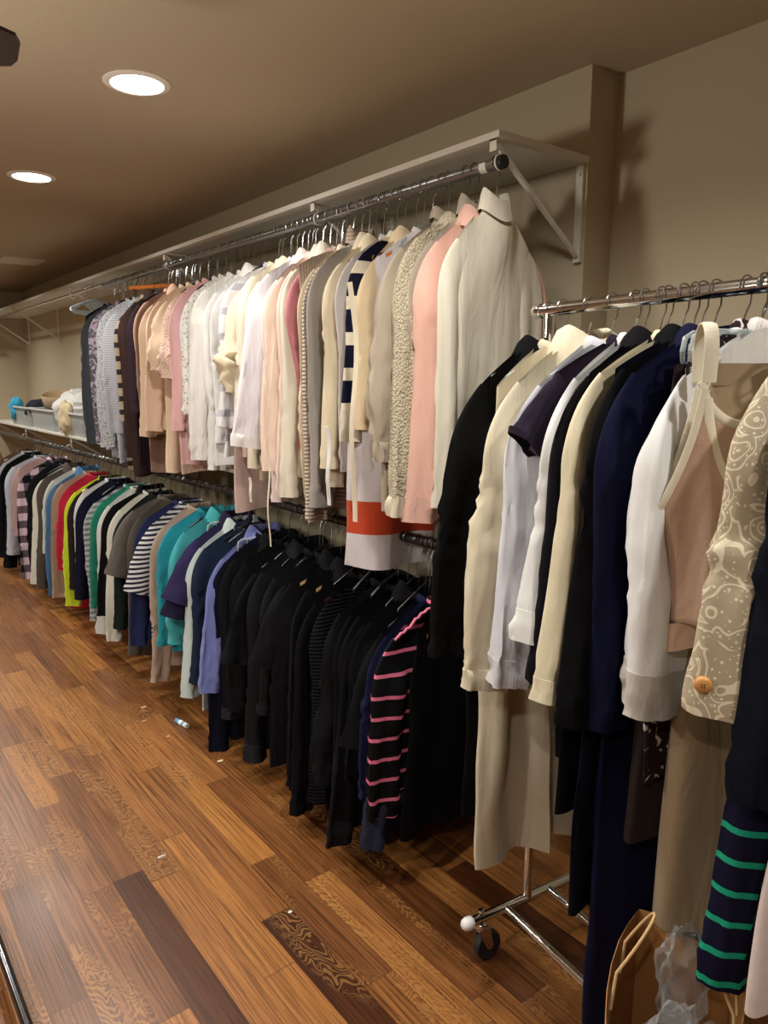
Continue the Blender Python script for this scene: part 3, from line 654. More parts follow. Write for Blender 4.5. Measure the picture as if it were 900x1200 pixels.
lower_rows = [
 (505,'long_dress','long black sleeveless dress with shiny chain trim, nearest on the lower rod','060607',dict(cat='dress',sl='none',hempy=1040,sw=.15,bw=.17,hw=.20,py=800,hanger='wood',s=1.50,half=.28)),
 (484,'tunic','dark navy long-sleeved top with the lowest sleeve of the lower row','2a2e40',dict(cat='top',py=850,slpy=1012,hempy=985,flare=9,st=.024,s=1.555,hanger='slimblack')),
 (468,'tunic','midnight blue top between two dark long-sleeved tops','1c1f3c',dict(cat='top',py=750,slpy=940,hempy=1020,flare=6,s=1.60,hanger='slimblack')),
 (455,'crew_shirt','plain black round-necked top just right of the pink-striped one',K,dict(cat='top',py=750,slpy=930,hempy=960,s=1.645,neck='crew')),
 (432,'striped_jersey','black top with thin bright pink stripes and pink shoulder piping',K,dict(cat='top',kind='stripe',col2='d8708f',per=.062,duty=.17,py=820,slpy=940,hempy=940,st=.026,flare=7,sr=(.08,.066,.06),half=.29)),
 (420,'t_shirt','black short-sleeved top just left of the pink striped one','131315',D(SH,py=750,hempy=985,sleeve=.3,half=.27)),
 (409,'button_cuff_shirt','black shirt with two buttons on its deep cuff','141416',dict(cat='shirt',py=820,slpy=972,hempy=975,cuffcol='19191c',cuff=.08,neck='collar')),
 (397,'blouse','soft black blouse with loose sleeves left of the button-cuff shirt','101012',dict(py=820,slpy=955,hempy=960,st=.026)),
 (386,'shirt','plain black shirt beside the soft black blouse','0e0e10',dict(py=800,slpy=940,hempy=960)),
 (375,'blouse','black blouse with a sagging elbow fold','151517',dict(py=800,slpy=900,hempy=965,puff=.4)),
 (362,'ribbed_sweater','black finely ribbed sweater in the middle of the black group','17171a',dict(cat='sweater',kind='rib',per=.012,py=800,slpy=930,hempy=950,st=.024)),
 (350,'blouse','black jersey top left of the ribbed sweater','101012',dict(py=800,slpy=930,hempy=945,hanger='darkwood')),
 (338,'cardigan','black cardigan with a pale button on the shoulder','141416',dict(py=780,slpy=900,hempy=925,neck='lapel',hanger='palewood')),
 (324,'shirt','black shirt under the pale wooden hangers','121214',dict(py=760,slpy=880,hempy=930,hanger='palewood',neck='collar')),
 (312,'t_shirt','black short-sleeved top under the natural wooden hanger','151517',D(SH,py=700,hempy=880,sleeve=.25,hanger='wood')),
 (301,'cardigan','dark charcoal cardigan with a straight sleeve ending in a square cuff','1a1a1d',dict(py=740,slpy=820,hempy=895,cuffcol='1d1d20',cuff=.03)),
 (290,'shirt','charcoal black shirt with a wide buttoned cuff near the floor','19191b',dict(py=760,slpy=875,hempy=880,cuffcol='232327',cuff=.07,neck='collar',st=.026)),
 (279,'t_shirt','faded black short-sleeved t-shirt near the clear hanger','17171a',D(SH,py=700,hempy=870,sleeve=.3)),
 (269,'sweater','thin black sweater left of the faded black t-shirt','121214',dict(py=740,slpy=820,hempy=868)),
 (259,'cardigan','black cardigan with a grey lined sleeve end','131316',dict(py=740,slpy=830,hempy=862,cuffcol='2b2b30',cuff=.05,neck='lapel')),
 (250,'tunic','navy black long top hanging lowest beside the blue shirt','10111f',dict(cat='top',py=760,slpy=860,hempy=880,hanger='clip')),
 (236,'shirt','periwinkle blue shirt between the navy and black clothes','7078b4',dict(py=740,slpy=795,hempy=790,neck='collar',flare=10,st=.026,half=.30)),
 (226,'denim_shirt','dark denim blue shirt right of the mint one','1f2a3e',dict(cat='shirt',py=720,slpy=790,hempy=830)),
 (219,'long_shirt','pale mint shirt with the lowest pale hem of the lower row','b9c6c4',dict(cat='shirt',py=720,slpy=800,hempy=830,neck='collar')),
 (211,'polo_shirt','dark indigo short-sleeved polo shirt','26213a',D(SH,cat='shirt',py=640,hempy=795,sleeve=.3,st=.035,sr=(.09,.09,.09),neck='collar',hanger='clip')),
 (200,'t_shirt','purple navy short-sleeved t-shirt right of the teal tops','302a4d',D(SH,py=630,hempy=720,sleeve=.25,st=.035,flare=14,half=.31,sr=(.09,.09,.09))),
 (191,'polo_shirt','teal polo shirt with a folded collar','3fa0a6',dict(cat='shirt',py=660,slpy=740,hempy=762,neck='collar',st=.03,sr=(.08,.075,.07),puff=.2,half=.3,hanger='wire')),
 (180,'sweater','brighter turquoise sweater left of the teal polo shirt','1f93a3',dict(py=680,slpy=745,hempy=765,half=.29)),
 (170,'long_blouse','beige pink long top hanging below the turquoise ones','b59c8b',dict(cat='blouse',py=700,slpy=780,hempy=780,half=.29)),
 (161,'sweater','mid navy sweater between the beige top and the striped edge','262c50',dict(py=680,slpy=745,hempy=750)),
 (156,'striped_shirt','navy and white fine striped shirt with a short sleeve','c9c9cc',D(SH,cat='shirt',kind='stripe',col2='15182c',per=.022,py=600,hempy=745,sleeve=.3,half=.29)),
 (149,'sweater','olive brown sweater left of the navy and white stripes','4d473f',dict(py=680,slpy=750,hempy=765)),
 (141,'t_shirt','grey brown t-shirt with a mid-length sleeve','5d5750',D(SH,py=620,hempy=750,sleeve=.3)),
 (134,'cardigan','blackish green cardigan beside the grey brown t-shirt','1d2422',dict(py=670,slpy=720,hempy=745)),
 (128,'blouse','off-white blouse in the middle of the coloured clothes','cfcec0',dict(py=670,slpy=735,hempy=735,cuffcol='d3d2c8')),
 (120,'jacket','black jacket between two white blouses','0f0f11',dict(sw=.21,py=670,slpy=712,hempy=720,half=.29,neck='collar',hanger='black')),
 (113,'shirt','white shirt right of the emerald green top','cfd0cb',dict(py=650,slpy=725,hempy=725)),
 (107,'sweater','emerald green sweater among black and white clothes','1b7a62',dict(py=640,slpy=700,hempy=690,half=.28)),
 (100,'knit_cardigan','grey and white ribbed knit cardigan','a4a8aa',dict(sw=.23,cat='cardigan',kind='rib',per=.03,col2='6f7377',py=650,slpy=712,hempy=705,st=.028,half=.30)),
 (91,'sweater','black navy sweater with white layered hem','16182a',dict(py=640,slpy=690,hempy=690,neck='crew')),
 (86,'shirt','white edged black shirt left of the navy sweater','cfcfcd',dict(py=630,slpy=650,hempy=680)),
 (81,'jacket','dark brown jacket right of the neon yellow top','2c2424',dict(sw=.205,py=640,slpy=675,hempy=678,hanger='palewood')),
 (74,'sports_jersey','neon yellow top, brightest on the lower rod','c9dc2e',dict(sw=.21,cat='top',py=640,slpy=697,hempy=680,half=.30)),
 (70,'blouse','crimson red top left of the neon yellow one','b51d38',dict(sw=.185,py=640,slpy=660,hempy=712)),
 (65,'cardigan','tan cardigan left of the crimson top','a98f78',dict(py=640,slpy=690,hempy=685)),
 (58,'denim_shirt','mid blue denim shirt','4a7196',dict(sw=.22,cat='shirt',py=620,slpy=683,hempy=680,neck='collar')),
 (52,'blouse','milk white blouse left of the denim shirt','c6c8be',dict(py=610,slpy=640,hempy=650)),
 (46,'jacket','brown jacket with a grey brown sleeve','4a4038',dict(py=620,slpy=680,hempy=675,neck='collar')),
 (39,'shirt','ivory shirt right of the checked one','cdcdbe',dict(sw=.22,py=630,slpy=672,hempy=670,half=.3)),
 (32,'cardigan','black cardigan between the ivory and the checked shirts','18171a',dict(py=610,slpy=660,hempy=665)),
 (23,'plaid_shirt','black, grey and pink checked flannel shirt','17171b',dict(cat='shirt',kind='plaid',col2='d6bccb',per=.11,sw=.225,py=620,slpy=665,hempy=665,st=.03,half=.30,neck='collar')),
 (16,'blouse','dusty pink top left of the checked shirt','b39390',dict(py=590,slpy=620,hempy=650)),
 (12,'sweater','black sweater with a long sleeve near the left edge','131316',dict(py=620,slpy=655,hempy=660)),
 (6,'shirt','pale grey white shirt near the left edge','b8bcc6',dict(sw=.22,py=590,slpy=640,hempy=640,half=.3)),
 (1,'sweater','black top cut by the left edge','131316',dict(py=580,slpy=640,hempy=640)),
 (-4,'shirt','greyish white shirt mostly beyond the left edge','a9adb2',dict(py=570,slpy=630,hempy=640,hanger='palewood')),
 (-9,'cardigan','brown cardigan under the light wooden hangers at the left edge','5a4636',dict(py=570,slpy=630,hempy=640,hanger='palewood')),
]
# px measured at py=600
rack_rows = [
 (533,'blazer','long black blazer at the far end of the rolling rack, beside the cream hoodie','0b0b0c',dict(cat='blazer',slpy=755,slpx=525,hempy=960,neck='lapel',st=.03,sr=(.085,.075,.065),half=.26,hanger='shirtclear',yaw=.04)),
 (556,'long_dress','long cream dress whose wavy hem hangs below the cream hoodie','cfc4ab',dict(cat='dress',sl='none',hempy=1030,hempx=560,sw=.19,bw=.2,hw=.24,amp=.022,nf=6,half=.24)),
 (570,'hoodie','cream hooded sweatshirt with a long sleeve','d2c8ae',dict(slpy=795,slpx=565,hempy=760,neck='hood',st=.034,sr=(.085,.075,.06),cuffcol=True,half=.27,flare=5)),
 (594,'sweatshirt','white sweatshirt with a deep white cuff beside the cream hoodie','cfd0d8',dict(slpy=795,slpx=592,hempy=720,st=.03,cuffcol='d2d3da',cuff=.06,half=.27,flare=7,sr=(.08,.06,.05))),
 (618,'t_shirt','dark plum short-sleeved t-shirt over the white sweatshirt','261f2c',D(SH,hempy=700,sleeve=.14,st=.022,half=.27,flare=22,sr=(.085,.085,.085))),
 (628,'sweatshirt','white ribbed-cuff sweatshirt right of the plum t-shirt','d6d6d4',dict(slpy=742,slpx=615,hempy=740,st=.03,cuffcol='d8d8d5',cuff=.06,half=.27,flare=9,sr=(.085,.065,.05))),
 (645,'jacket','black jacket between the white sweatshirt and the cream cardigan','0f0d12',dict(slpy=800,hempy=900,neck='lapel',st=.028)),
 (652,'piped_dress','black dress with a thin white edge line','0b0b0d',dict(cat='dress',sl='none',hempy=960,hempx=640,hw=.24)),
 (668,'cardigan','buttery cream cardigan with a slim sleeve ending in a cuff','d8ceb0',dict(slpy=818,slpx=637,hempy=640,st=.022,cuffcol=True,flare=9,sr=(.07,.055,.04))),
 (680,'coat','long black coat right of the cream cardigan','09090b',dict(slpy=860,hempy=1015,neck='lapel',hw=.25,st=.028)),
 (688,'long_dress','sleeveless black navy dress with a pink label at the neck','0d0d1c',dict(cat='dress',sl='none',hempy=1100,neck='crew',hw=.24)),
 (702,'long_coat','long navy wrap coat reaching almost to the floor','12142e',dict(cat='coat',slpy=860,slpx=705,hempy=1270,hempx=690,neck='lapel',st=.036,sr=(.085,.07,.07),hw=.245,bw=.23,d=.028,flare=3,amp=.008)),
 (752,'sweatshirt','white sweatshirt with a wide grey white ribbed cuff','dcdcdc',dict(slpy=842,slpx=765,hempy=850,st=.046,sr=(.09,.085,.07),cuffcol='b9b3ac',cuff=.075,flare=3,neck='crew',half=.27)),
]
CL = (1.508, 1.104)
hang_row(upper_rows, (UX, 0), (0, 1), 0, UZ, half=.22, clamp=CL, hkey='U')
hang_row(lower_rows, (LX, 0), (0, 1), 0, LZ, half=.27, zlim=.04, hkey='L')
# ------------------------------------------------------------------ rolling rack
RZ = 1.662; P0 = (1.40, 1.19); RU = (-.139, -.9903); RN = (-.9903, .139); RRZ = math.atan2(-.139, .9903)
def rk(s, n=0): return (P0[0]+RU[0]*s+RN[0]*n, P0[1]+RU[1]*s+RN[1]*n)
hang_row(rack_rows, P0, RU, RRZ, RZ, py=600, zlim=.035, hkey='R')
rr = tag(empty('garment_rack', (*rk(.035), 0), RRZ), 'chrome rolling garment rack on black castors, its end post beside the cream hoodie', 'garment rack')
LEN = 1.45   # local -y runs toward the viewer
m = MB(); m.tube([(0, .04, RZ), (0, -LEN-.04, RZ)], .0145, 20); m.build('top_rail', CHROME, rr)
for yy, sg in ((.04, 1), (-LEN-.04, -1)):
    m = MB(); m.lathe([(0, sg*.012), (.014, sg*.011), (.0175, sg*.004), (.0175, -sg*.016), (.0145, -sg*.018)], 20, (0, yy, RZ), 'y'); m.build('end_cap', CHROME, rr)
for yy in (0, -LEN):
    m = MB(); m.tube([(0, yy, .13), (0, yy, RZ-.005)], .0125, 16); m.lathe([(.017, 1.0), (.019, 1.005), (.019, 1.04), (.017, 1.045)], 16, (0, yy, 0)); m.build('post', CHROME, rr)
    m = MB(); m.tube([(-.19, yy, .125), (.27, yy, .125)], .0125, 16); bb = m.build('base_bar', CHROME, rr)
    for xx, e in ((-.19, -1), (.27, 1)):
        m = MB(); m.lathe([(0, e*.026), (.008, e*.025), (.014, e*.019), (.017, e*.009), (.0165, -e*.004), (.0125, -e*.008)], 18, (xx, yy, .125), 'x'); m.build('ball_cap', WHITEPL, bb)
        cx = xx-e*.035
        m = MB(); m.lathe([(0, .150), (.007, .149), (.009, .143), (.006, .138)], 12, (cx, yy, 0)); m.build('cap_nut', CHROME, bb)
        m = MB(); m.lathe([(.006, .118), (.016, .112), (.018, .104), (.014, .098), (.0, .098)], 16, (cx, yy, 0))
        for sg in (-1, 1):
            m.prism([(cx-.018, .102), (cx+.018, .102), (cx+.032, .045), (cx+.028, .034), (cx+.018, .034), (cx+.008, .045)], yy+sg*.015-.001, yy+sg*.015+.001)
        m.box(cx-.018, cx+.018, yy-.016, yy+.016, .099, .102); m.build('castor_fork', CHROME, bb, smooth=False, bevel=.0008)
        wx = cx+.022
        m = MB(); m.lathe([(0, -.006), (.012, -.006), (.014, -.009), (.024, -.008), (.03, -.011), (.037, -.0105), (.04, -.005), (.04, .005), (.037, .0105), (.03, .011), (.024, .008), (.014, .009), (.012, .006), (0, .006)], 32, (wx, yy, .04), 'y'); m.build('castor_wheel', RUBBER, bb)
for xx in (-.075, .075):
    m = MB(); m.tube([(xx, 0, .125), (xx, -LEN, .125)], .0105, 14); m.build('lower_rail', CHROME, rr)

def rkg(s, n=0): return (*rk(s, n), RZ)
# brocade jacket and its neighbours nearest the viewer
bro = garment('brocade_jacket', 'cream paisley brocade jacket with a round wooden button on the sleeve end', 'jacket', rkg(.735), RRZ, 'b5a78c',
   mat=fab('a89a80', 'brocade', 'd9cdb2'), L=.68, sleeve=.485, sl='long', neck='lapel', flare=10, sr=(.08, .064, .056), st=.040, seed=41, d=.022, amp=.006)
m = MB(); m.lathe([(0, .006), (.009, .0062), (.0115, .004), (.013, .0015), (.0125, -.002), (0, -.002)], 24)
for a in range(4): pass
bt = m.build('sleeve_button', simple('wooden_button', 'c48d4e', .35), bro)
m = MB()
for a in range(4):
    x, y = .0028*math.cos(PI/4+a*PI/2), .0028*math.sin(PI/4+a*PI/2); m.lathe([(0, .0068), (.0011, .0066), (.0011, .005)], 8, (x, y, 0))
bh = m.build('thread_hole', simple('dark_thread', '2a2018', .8), bt)
BT = bt
hanger('shirtclear', rkg(.735), RRZ, 'clear plastic hanger inside the cream brocade jacket')
garment('sweater', 'dark navy knit sweater with a deep folded cuff behind the brocade sleeve', 'sweater', rkg(.80), RRZ, '11141f', mat=fab('12151f', 'plain'), L=.8, sleeve=.59, neck='crew', flare=5, sr=(.09, .075, .062), st=.042, seed=42, cuffmat=fab('11151f'), cuff=.10)
hanger('shirtclear', rkg(.80), RRZ, 'clear plastic hanger inside the dark navy knit sweater')
garment('striped_jersey', 'black and white striped top cut by the right edge', 'top', rkg(.92), RRZ, '111111', mat=fab('101013', 'stripe', 'd8d8d8', .042, .5), L=.72, sleeve=.5, neck='crew', flare=6, seed=43, st=.03)
hanger('shirtclear', rkg(.92), RRZ, 'clear plastic hanger inside the black and white striped top')
garment('knit_dress', 'long navy knit with thin bright green stripes hanging above the paper bag', 'dress', rkg(.75), RRZ, '15142a', mat=fab('15142a', 'stripe', '1f9474', .05, .2), L=1.13, sleeve=.96, neck='crew', flare=6.5, sw=.13, bw=.17, sr=(.06, .055, .05), st=.032, seed=44, hw=.2, bodymat=fab('0d0d12'))
hanger('shirtclear', rkg(.75), RRZ, 'clear plastic hanger inside the green striped knit')
garment('tunic', 'pale pink white long top at the bottom right corner', 'top', rkg(.85), RRZ, 'cdbdb6', mat=fab('cdbdb6'), L=1.06, sleeve=.9, sl='none', neck='crew', sw=.15, bw=.22, hw=.31, seed=45, d=.03)
hanger('shirtclear', rkg(.85), RRZ, 'clear plastic hanger inside the pale pink white long top')
waist_garment('trousers', 'tan knit trousers with two straight legs hanging above the paper bag', 'trousers', rkg(.69), RRZ-.45, fab('8f7b60'), 1.13, .19, .23, .05, seed=5, legs=True, amp=.008)
hanger('clip', rkg(.69), RRZ+.1, 'clear clip hanger holding the tan knit trousers')
waist_garment('trousers', 'dark brown cropped trousers below the white sweatshirt cuff', 'trousers', rkg(.535), RRZ, fab('2e2523'), 1.0, .17, .24, .03, seed=6, legs=True, amp=.008)
hanger('clip', rkg(.535), RRZ, 'clear clip hanger holding the dark brown cropped trousers')
garment('print_tunic', 'dark brown and white printed sheer tunic peeking out behind the beige camisole', 'tunic', rkg(.57), RRZ, '2b2022', mat=fab('2b2022', 'print', 'cfc8c4', .03, .62), L=.86, sl='none', neck='crew', sw=.19, bw=.22, hw=.23, seed=46)
hanger('shirtclear', rkg(.57), RRZ, 'clear plastic hanger inside the brown and white printed tunic')
garment('satin_blouse', 'white satin blouse gathered behind the clear clip hanger', 'blouse', rkg(.60), RRZ, 'd6d2cf', mat=fab('d6d2cf', 'satin'), L=.6, sl='none', neck='crew', sw=.17, bw=.18, hw=.18, seed=47, amp=.016, nf=9)
hanger('shirtclear', rkg(.60), RRZ, 'clear plastic hanger inside the white satin blouse')
# camisole
CAM = rk(.675, .165)
cz = math.radians(-44)
cr = tag(empty('camisole', (*CAM, RZ-.115), cz), 'beige camisole with cream bound neckline clipped on a clear hanger', 'camisole')
beige = fab('b0917a', 'satin'); cream = fab('d6ceb8')
def camtop(x, back):
    ax = abs(x)
    if ax < .075: return -.03-.19*(1-(ax/.075)**2)**.5*(.45 if back else 1)
    return -.03-.22*min(1, (ax-.075)/.055)**.6
for nm, yb, back in (('front_panel', -.022, False), ('back_panel', .022, True)):
    rows = []
    for i in range(23):
        v = i/22; row = []
        for j in range(31):
            s = -1+2*j/30; x = s*.13; zt = camtop(x, back); zb = -.415-.03*math.sin(3*s+1)+.05*s*(1 if not back else .5)
            z = lerp(zt, zb, v); wd = 1-.12*math.sin(v*PI)-.25*v*v
            y = yb*(1-s*s)**.5*(1+1.2*v)+.014*math.sin(6*s+2*v)*v+.006*math.sin(17*s+4*v)*v
            row.append((x*wd, y, z))
        rows.append(row)
    m = MB(); m.grid(rows, False); o = m.build(nm, beige, cr, smooth='all'); sd = o.modifiers.new('solid', 'SOLIDIFY'); sd.thickness = .0015
    pts = [(x, yb*(1-(x/.13)**2)**.5-.001, camtop(x, back)) for x in [-.073+.146*k/30 for k in range(31)]]
    m = MB(); m.tube(pts, .0075, 10, True, .4, (0, 1, 0)); m.build('neck_binding', cream, cr)
    for sg in (-1, 1):
        pts = [(sg*x, yb*max(0, 1-(x/.13)**2)**.5-.001, camtop(x, back)) for x in [.077+.052*k/12 for k in range(13)]]
        m = MB(); m.tube(pts, .0065, 10, True, .4, (0, 1, 0)); m.build('arm_binding', cream, cr)
for sg in (-1, 1):
    pts = [(sg*.0755, .028*math.cos(a), -.035+.028+ .045*math.sin(a)) for a in [PI*k/14 for k in range(15)]]
    pts = [(sg*.0755, .026, -.05)]+pts+[(sg*.0755, -.026, -.05)]
    m = MB(); m.tube(pts, .011, 10, True, .25, (0, 1, 0)); m.build('strap', cream, cr)
rows = []
for i in range(5):
    rows.append([(.094*math.cos(a)*.99-.012, .03*math.sin(a)+.004, -.397-.012*i+.04*math.cos(a)) for a in [2*PI*k/24 for k in range(24)]])
m = MB(); m.grid(rows); m.build('hem_band', fab('b0917a', 'satin'), cr, smooth='all')
m = MB()   # little rows of stitching that read as a word label
for k, hgt in enumerate((9, 6, 7, 5, 8, 6, 7)): m.box(-.02+k*.006, -.0175+k*.006, -.052, -.0505, -.40, -.40+hgt*.0008)
m.build('stitched_mark', fab('c9b294'), cr, smooth=False)
ch = hanger('clip', (*rk(.61, .03), RZ), RRZ-.25, 'clear flat clip hanger carrying the beige camisole')

# ------------------------------------------------------------------ kraft bag with wrapped things
BZ = .48; ang = math.atan2(-.115, -.26); bc = Vector((1.066, .553, 0))
bag = tag(empty('paper_bag', bc, ang), 'open brown kraft paper shopping bag on the floor under the rack, filled with clear plastic', 'bag')
bl, bw_ = .155, .085
rim = []
def bagring(z, gus, wob=0):
    pts = []
    cor = [(-bl, -bw_), (bl, -bw_), (bl-gus, 0), (bl, bw_), (-bl, bw_), (-bl+gus, 0)]
    for i in range(6):
        a, b = cor[i], cor[(i+1) % 6]
        for k in range(6):
            t = k/6; x, y = lerp(a[0], b[0], t), lerp(a[1], b[1], t)
            bulge = .022*math.sin(PI*t)*wob*(1 if i in (0, 3) else .2); y += bulge*(-1 if i == 0 else 1)
            pts.append((x, y, z+wob*.012*math.sin(3*x/bl+y*30)))
    return pts
m = MB(); rows = [bagring(BZ*v, .004+.012*v, smooth01(v)) for v in [k/10 for k in range(11)]]
o_, n_ = m.grid(rows); m.cap(o_, n_, 0, True); o = m.build('bag_body', KRAFT, bag, smooth=False)
sd = o.modifiers.new('s', 'SOLIDIFY'); sd.thickness = .0012
for sg in (-1, 1):
    pts = [(-.045, sg*(bw_+.012), BZ-.05), (-.043, sg*(bw_+.008), BZ)]+[(-.04*math.cos(PI*k/12), sg*(bw_+.006)-sg*.05*math.sin(PI*k/12), BZ+.02+.10*math.sin(PI*k/12)) for k in range(13)]+[(.043, sg*(bw_+.008), BZ), (.045, sg*(bw_+.012), BZ-.05)]
    m = MB(); m.tube(pts, .0028, 8); m.build('handle', simple('paper_cord', 'd0ad7a', .7), bag)
def blob(name, mat, parent, c, r, seed, rough=.35):
    m = MB(); rows = []
    for i in range(1, 20):
        th = PI*i/20; row = []
        for j in range(28):
            a = 2*PI*j/28; d = Vector((math.sin(th)*math.cos(a), math.sin(th)*math.sin(a), math.cos(th)))
            k = 1+rough*noise.noise(d*2.2+Vector((seed, 0, 0)))+rough*.6*abs(noise.noise(d*6+Vector((0, seed, 0))))
            row.append((c[0]+d.x*r[0]*k, c[1]+d.y*r[1]*k, c[2]+d.z*r[2]*k))
        rows.append(row)
    o, n = m.grid(rows); m.cap(o, n, 0, True); m.cap(o, n, len(rows)-1)
    return m.build(name, mat, parent)
def bagpt(x, y, z): c, s = math.cos(ang), math.sin(ang); return (bc.x+c*x-s*y, bc.y+s*x+c*y, z)
tag(blob('plastic_wrap', FILM, None, bagpt(-.06, .01, BZ-.03), (.05, .04, .09), 3, .5), 'crumpled clear plastic sleeve standing up at the back of the paper bag', 'plastic wrap')
tag(blob('plastic_wrap', FILM, None, bagpt(.05, .02, BZ-.10), (.08, .055, .07), 8, .6), 'crumpled clear plastic wrap heaped in the front of the paper bag', 'plastic wrap')
tag(blob('folded_cloth', fab('1b2a52'), None, bagpt(.05, -.01, BZ-.21), (.085, .06, .07), 5, .3), 'dark blue cloth lying under the plastic in the paper bag', 'cloth')
# ------------------------------------------------------------------ loose hangers on the rods
for k in range(6):
    h = hanger('blue', (UX-.02, 4.88+k*.05, UZ+.008), .35+.1*k, 'pale blue plastic hanger without clothes at the left end of the pale row', group='empty pale blue hangers')
hanger('trouser', (UX, 3.98, UZ), math.radians(-62), 'orange wooden trouser hanger with two metal clips, empty, above the plum garments')
rnd = random.Random(4)
for k in range(34):
    y = 1.6+k*.088+rnd.uniform(-.02, .02); hanger(rnd.choice(['wire', 'shirtclear', 'slimblack']), (UX, y, UZ), rnd.uniform(-.12, .12), ws=.5, ext=.03, label='spare thin hanger hooked between the pale garments on the upper rod', group='spare hangers on the upper rod')
for k in range(60):
    y = 1.62+k*.085+rnd.uniform(-.02, .02); hanger(rnd.choice(['wire', 'black', 'slimblack']), (LX, y, LZ), rnd.uniform(-.15, .15), ws=.6, ext=.035, label='dark spare hanger hooked between the garments on the lower rod', group='spare hangers on the lower rod')
hanger('darkwood', (.55, YF-.27, 1.97), PI/2, 'dark red brown wooden hanger on the far wall rod', group='hangers on the far wall rod')
hanger('darkwood', (.62, YF-.27, 1.97), PI/2+.2, 'dark red brown wooden hanger on the far wall rod', group='hangers on the far wall rod')
# ties hanging from the pale clothes
def tie(px, py0, py1, label, half, Y=None, mat=None, w=.009):
    s, z0 = on_line(px, py0, (UX-half, 0), (0, 1)); _, z1 = on_line(px, py1, (UX-half, 0), (0, 1))
    pts = [(UX-half+.02*abs(z1-z0)*math.sin(k*.5), s+.02*abs(z1-z0)*math.cos(k*.4), lerp(z0, z1, k/16)) for k in range(17)]
    m = MB(); m.tube(pts, w, 8, True, .35); o = m.build('fabric_tie', mat or fab('d8cdb4')); tag(o, label, 'tie'); return o
tie(313, 520, 640, 'long thin cream tie string dangling over the lower hangers', .30, w=.005)
tie(413, 330, 612, 'flat cream belt dangling in front of the navy striped sleeve', .315, w=.012)
tie(293, 560, 588, 'short cream tie end below the butter cardigan', .29, w=.009)
tie(384, 500, 592, 'narrow white tie hanging left of the tunic with the orange band', .31, mat=fab('dcdad6'), w=.010)

# ------------------------------------------------------------------ bins on the lower shelf
def bin_(y0, y1, x0, x1, h, label, lid=False):
    z = 1.101; e = tag(empty('storage_bin', (0, 0, 0)), label, 'bin')
    def ring(zz, g, n=8):
        pts = []; r = .02
        for cx, cy, a0 in ((x1-r+g, y1-r+g, 0), (x0+r-g, y1-r+g, PI/2), (x0+r-g, y0+r-g, PI), (x1-r+g, y0+r-g, 1.5*PI)):
            for k in range(5): a = a0+PI/2*k/4; pts.append((cx+r*math.cos(a), cy+r*math.sin(a), zz))
        return pts
    m = MB(); rows = [ring(z, -.012), ring(z+h*.5, -.004), ring(z+h, .004), ring(z+h, .001), ring(z+.004, -.015)]
    o, n = m.grid(rows); m.cap(o, n, 0, True); m.cap(o, n, 4); m.build('tub', BIN, e)
    m = MB(); rows = [ring(z+h, .003), ring(z+h+.002, .014), ring(z+h-.012, .015), ring(z+h-.012, .013)]; m.grid(rows); m.build('rim', simple('frosted_rim', 'd2d6d4', .4), e)
    return e
bin_(5.40, 6.10, 1.53, 1.86, .17, 'translucent plastic bin overflowing with white and cream clothes, nearest of the bins')
bin_(6.18, 6.88, 1.53, 1.86, .17, 'translucent plastic bin with a tan hat on top, second of the bins')
bin_(6.98, 7.7, 1.53, 1.86, .17, 'translucent plastic bin with a turquoise item at the left edge')
def lump(name, col, c, r, seed, label, cat, kind='plain'): tag(blob(name, fab(col, kind), None, c, r, seed, .3), label, cat)
lump('folded_clothes', 'd4d3d0', (1.66, 5.98, 1.27), (.14, .30, .15), 1, 'white crumpled clothes heaped in the nearest bin', 'clothes')
lump('folded_clothes', 'd2c09a', (1.53, 5.78, 1.22), (.05, .09, .12), 2, 'cream cloth spilling over the front of the nearest bin', 'clothes')
lump('folded_clothes', '8a8a8c', (1.7, 5.62, 1.22), (.12, .14, .09), 7, 'grey clothes in the near half of the nearest bin', 'clothes')
lump('folded_clothes', '2a2d33', (1.64, 7.05, 1.24), (.11, .12, .09), 3, 'dark clothes inside the far bin', 'clothes')
lump('folded_clothes', '2f9fc4', (1.56, 7.55, 1.24), (.06, .09, .10), 4, 'turquoise cloth inside the far bin', 'clothes')
lump('folded_clothes', 'b9a78a', (1.7, 7.4, 1.18), (.10, .16, .06), 9, 'beige clothes inside the far bin', 'clothes')
m = MB(); m.lathe([(0, 0), (.10, 0), (.12, .02), (.125, .10), (.118, .115), (.112, .10), (.1, .02), (0, .012)], 28, (0, 0, 0)); o = m.build('fabric_hat', fab('b79f7e')); o.location = (1.69, 6.55, 1.285); o.rotation_euler = (.15, -.2, 0); o.scale = (1, 1.2, 1); tag(o, 'tan brimless fabric hat resting on top of the second bin', 'hat')
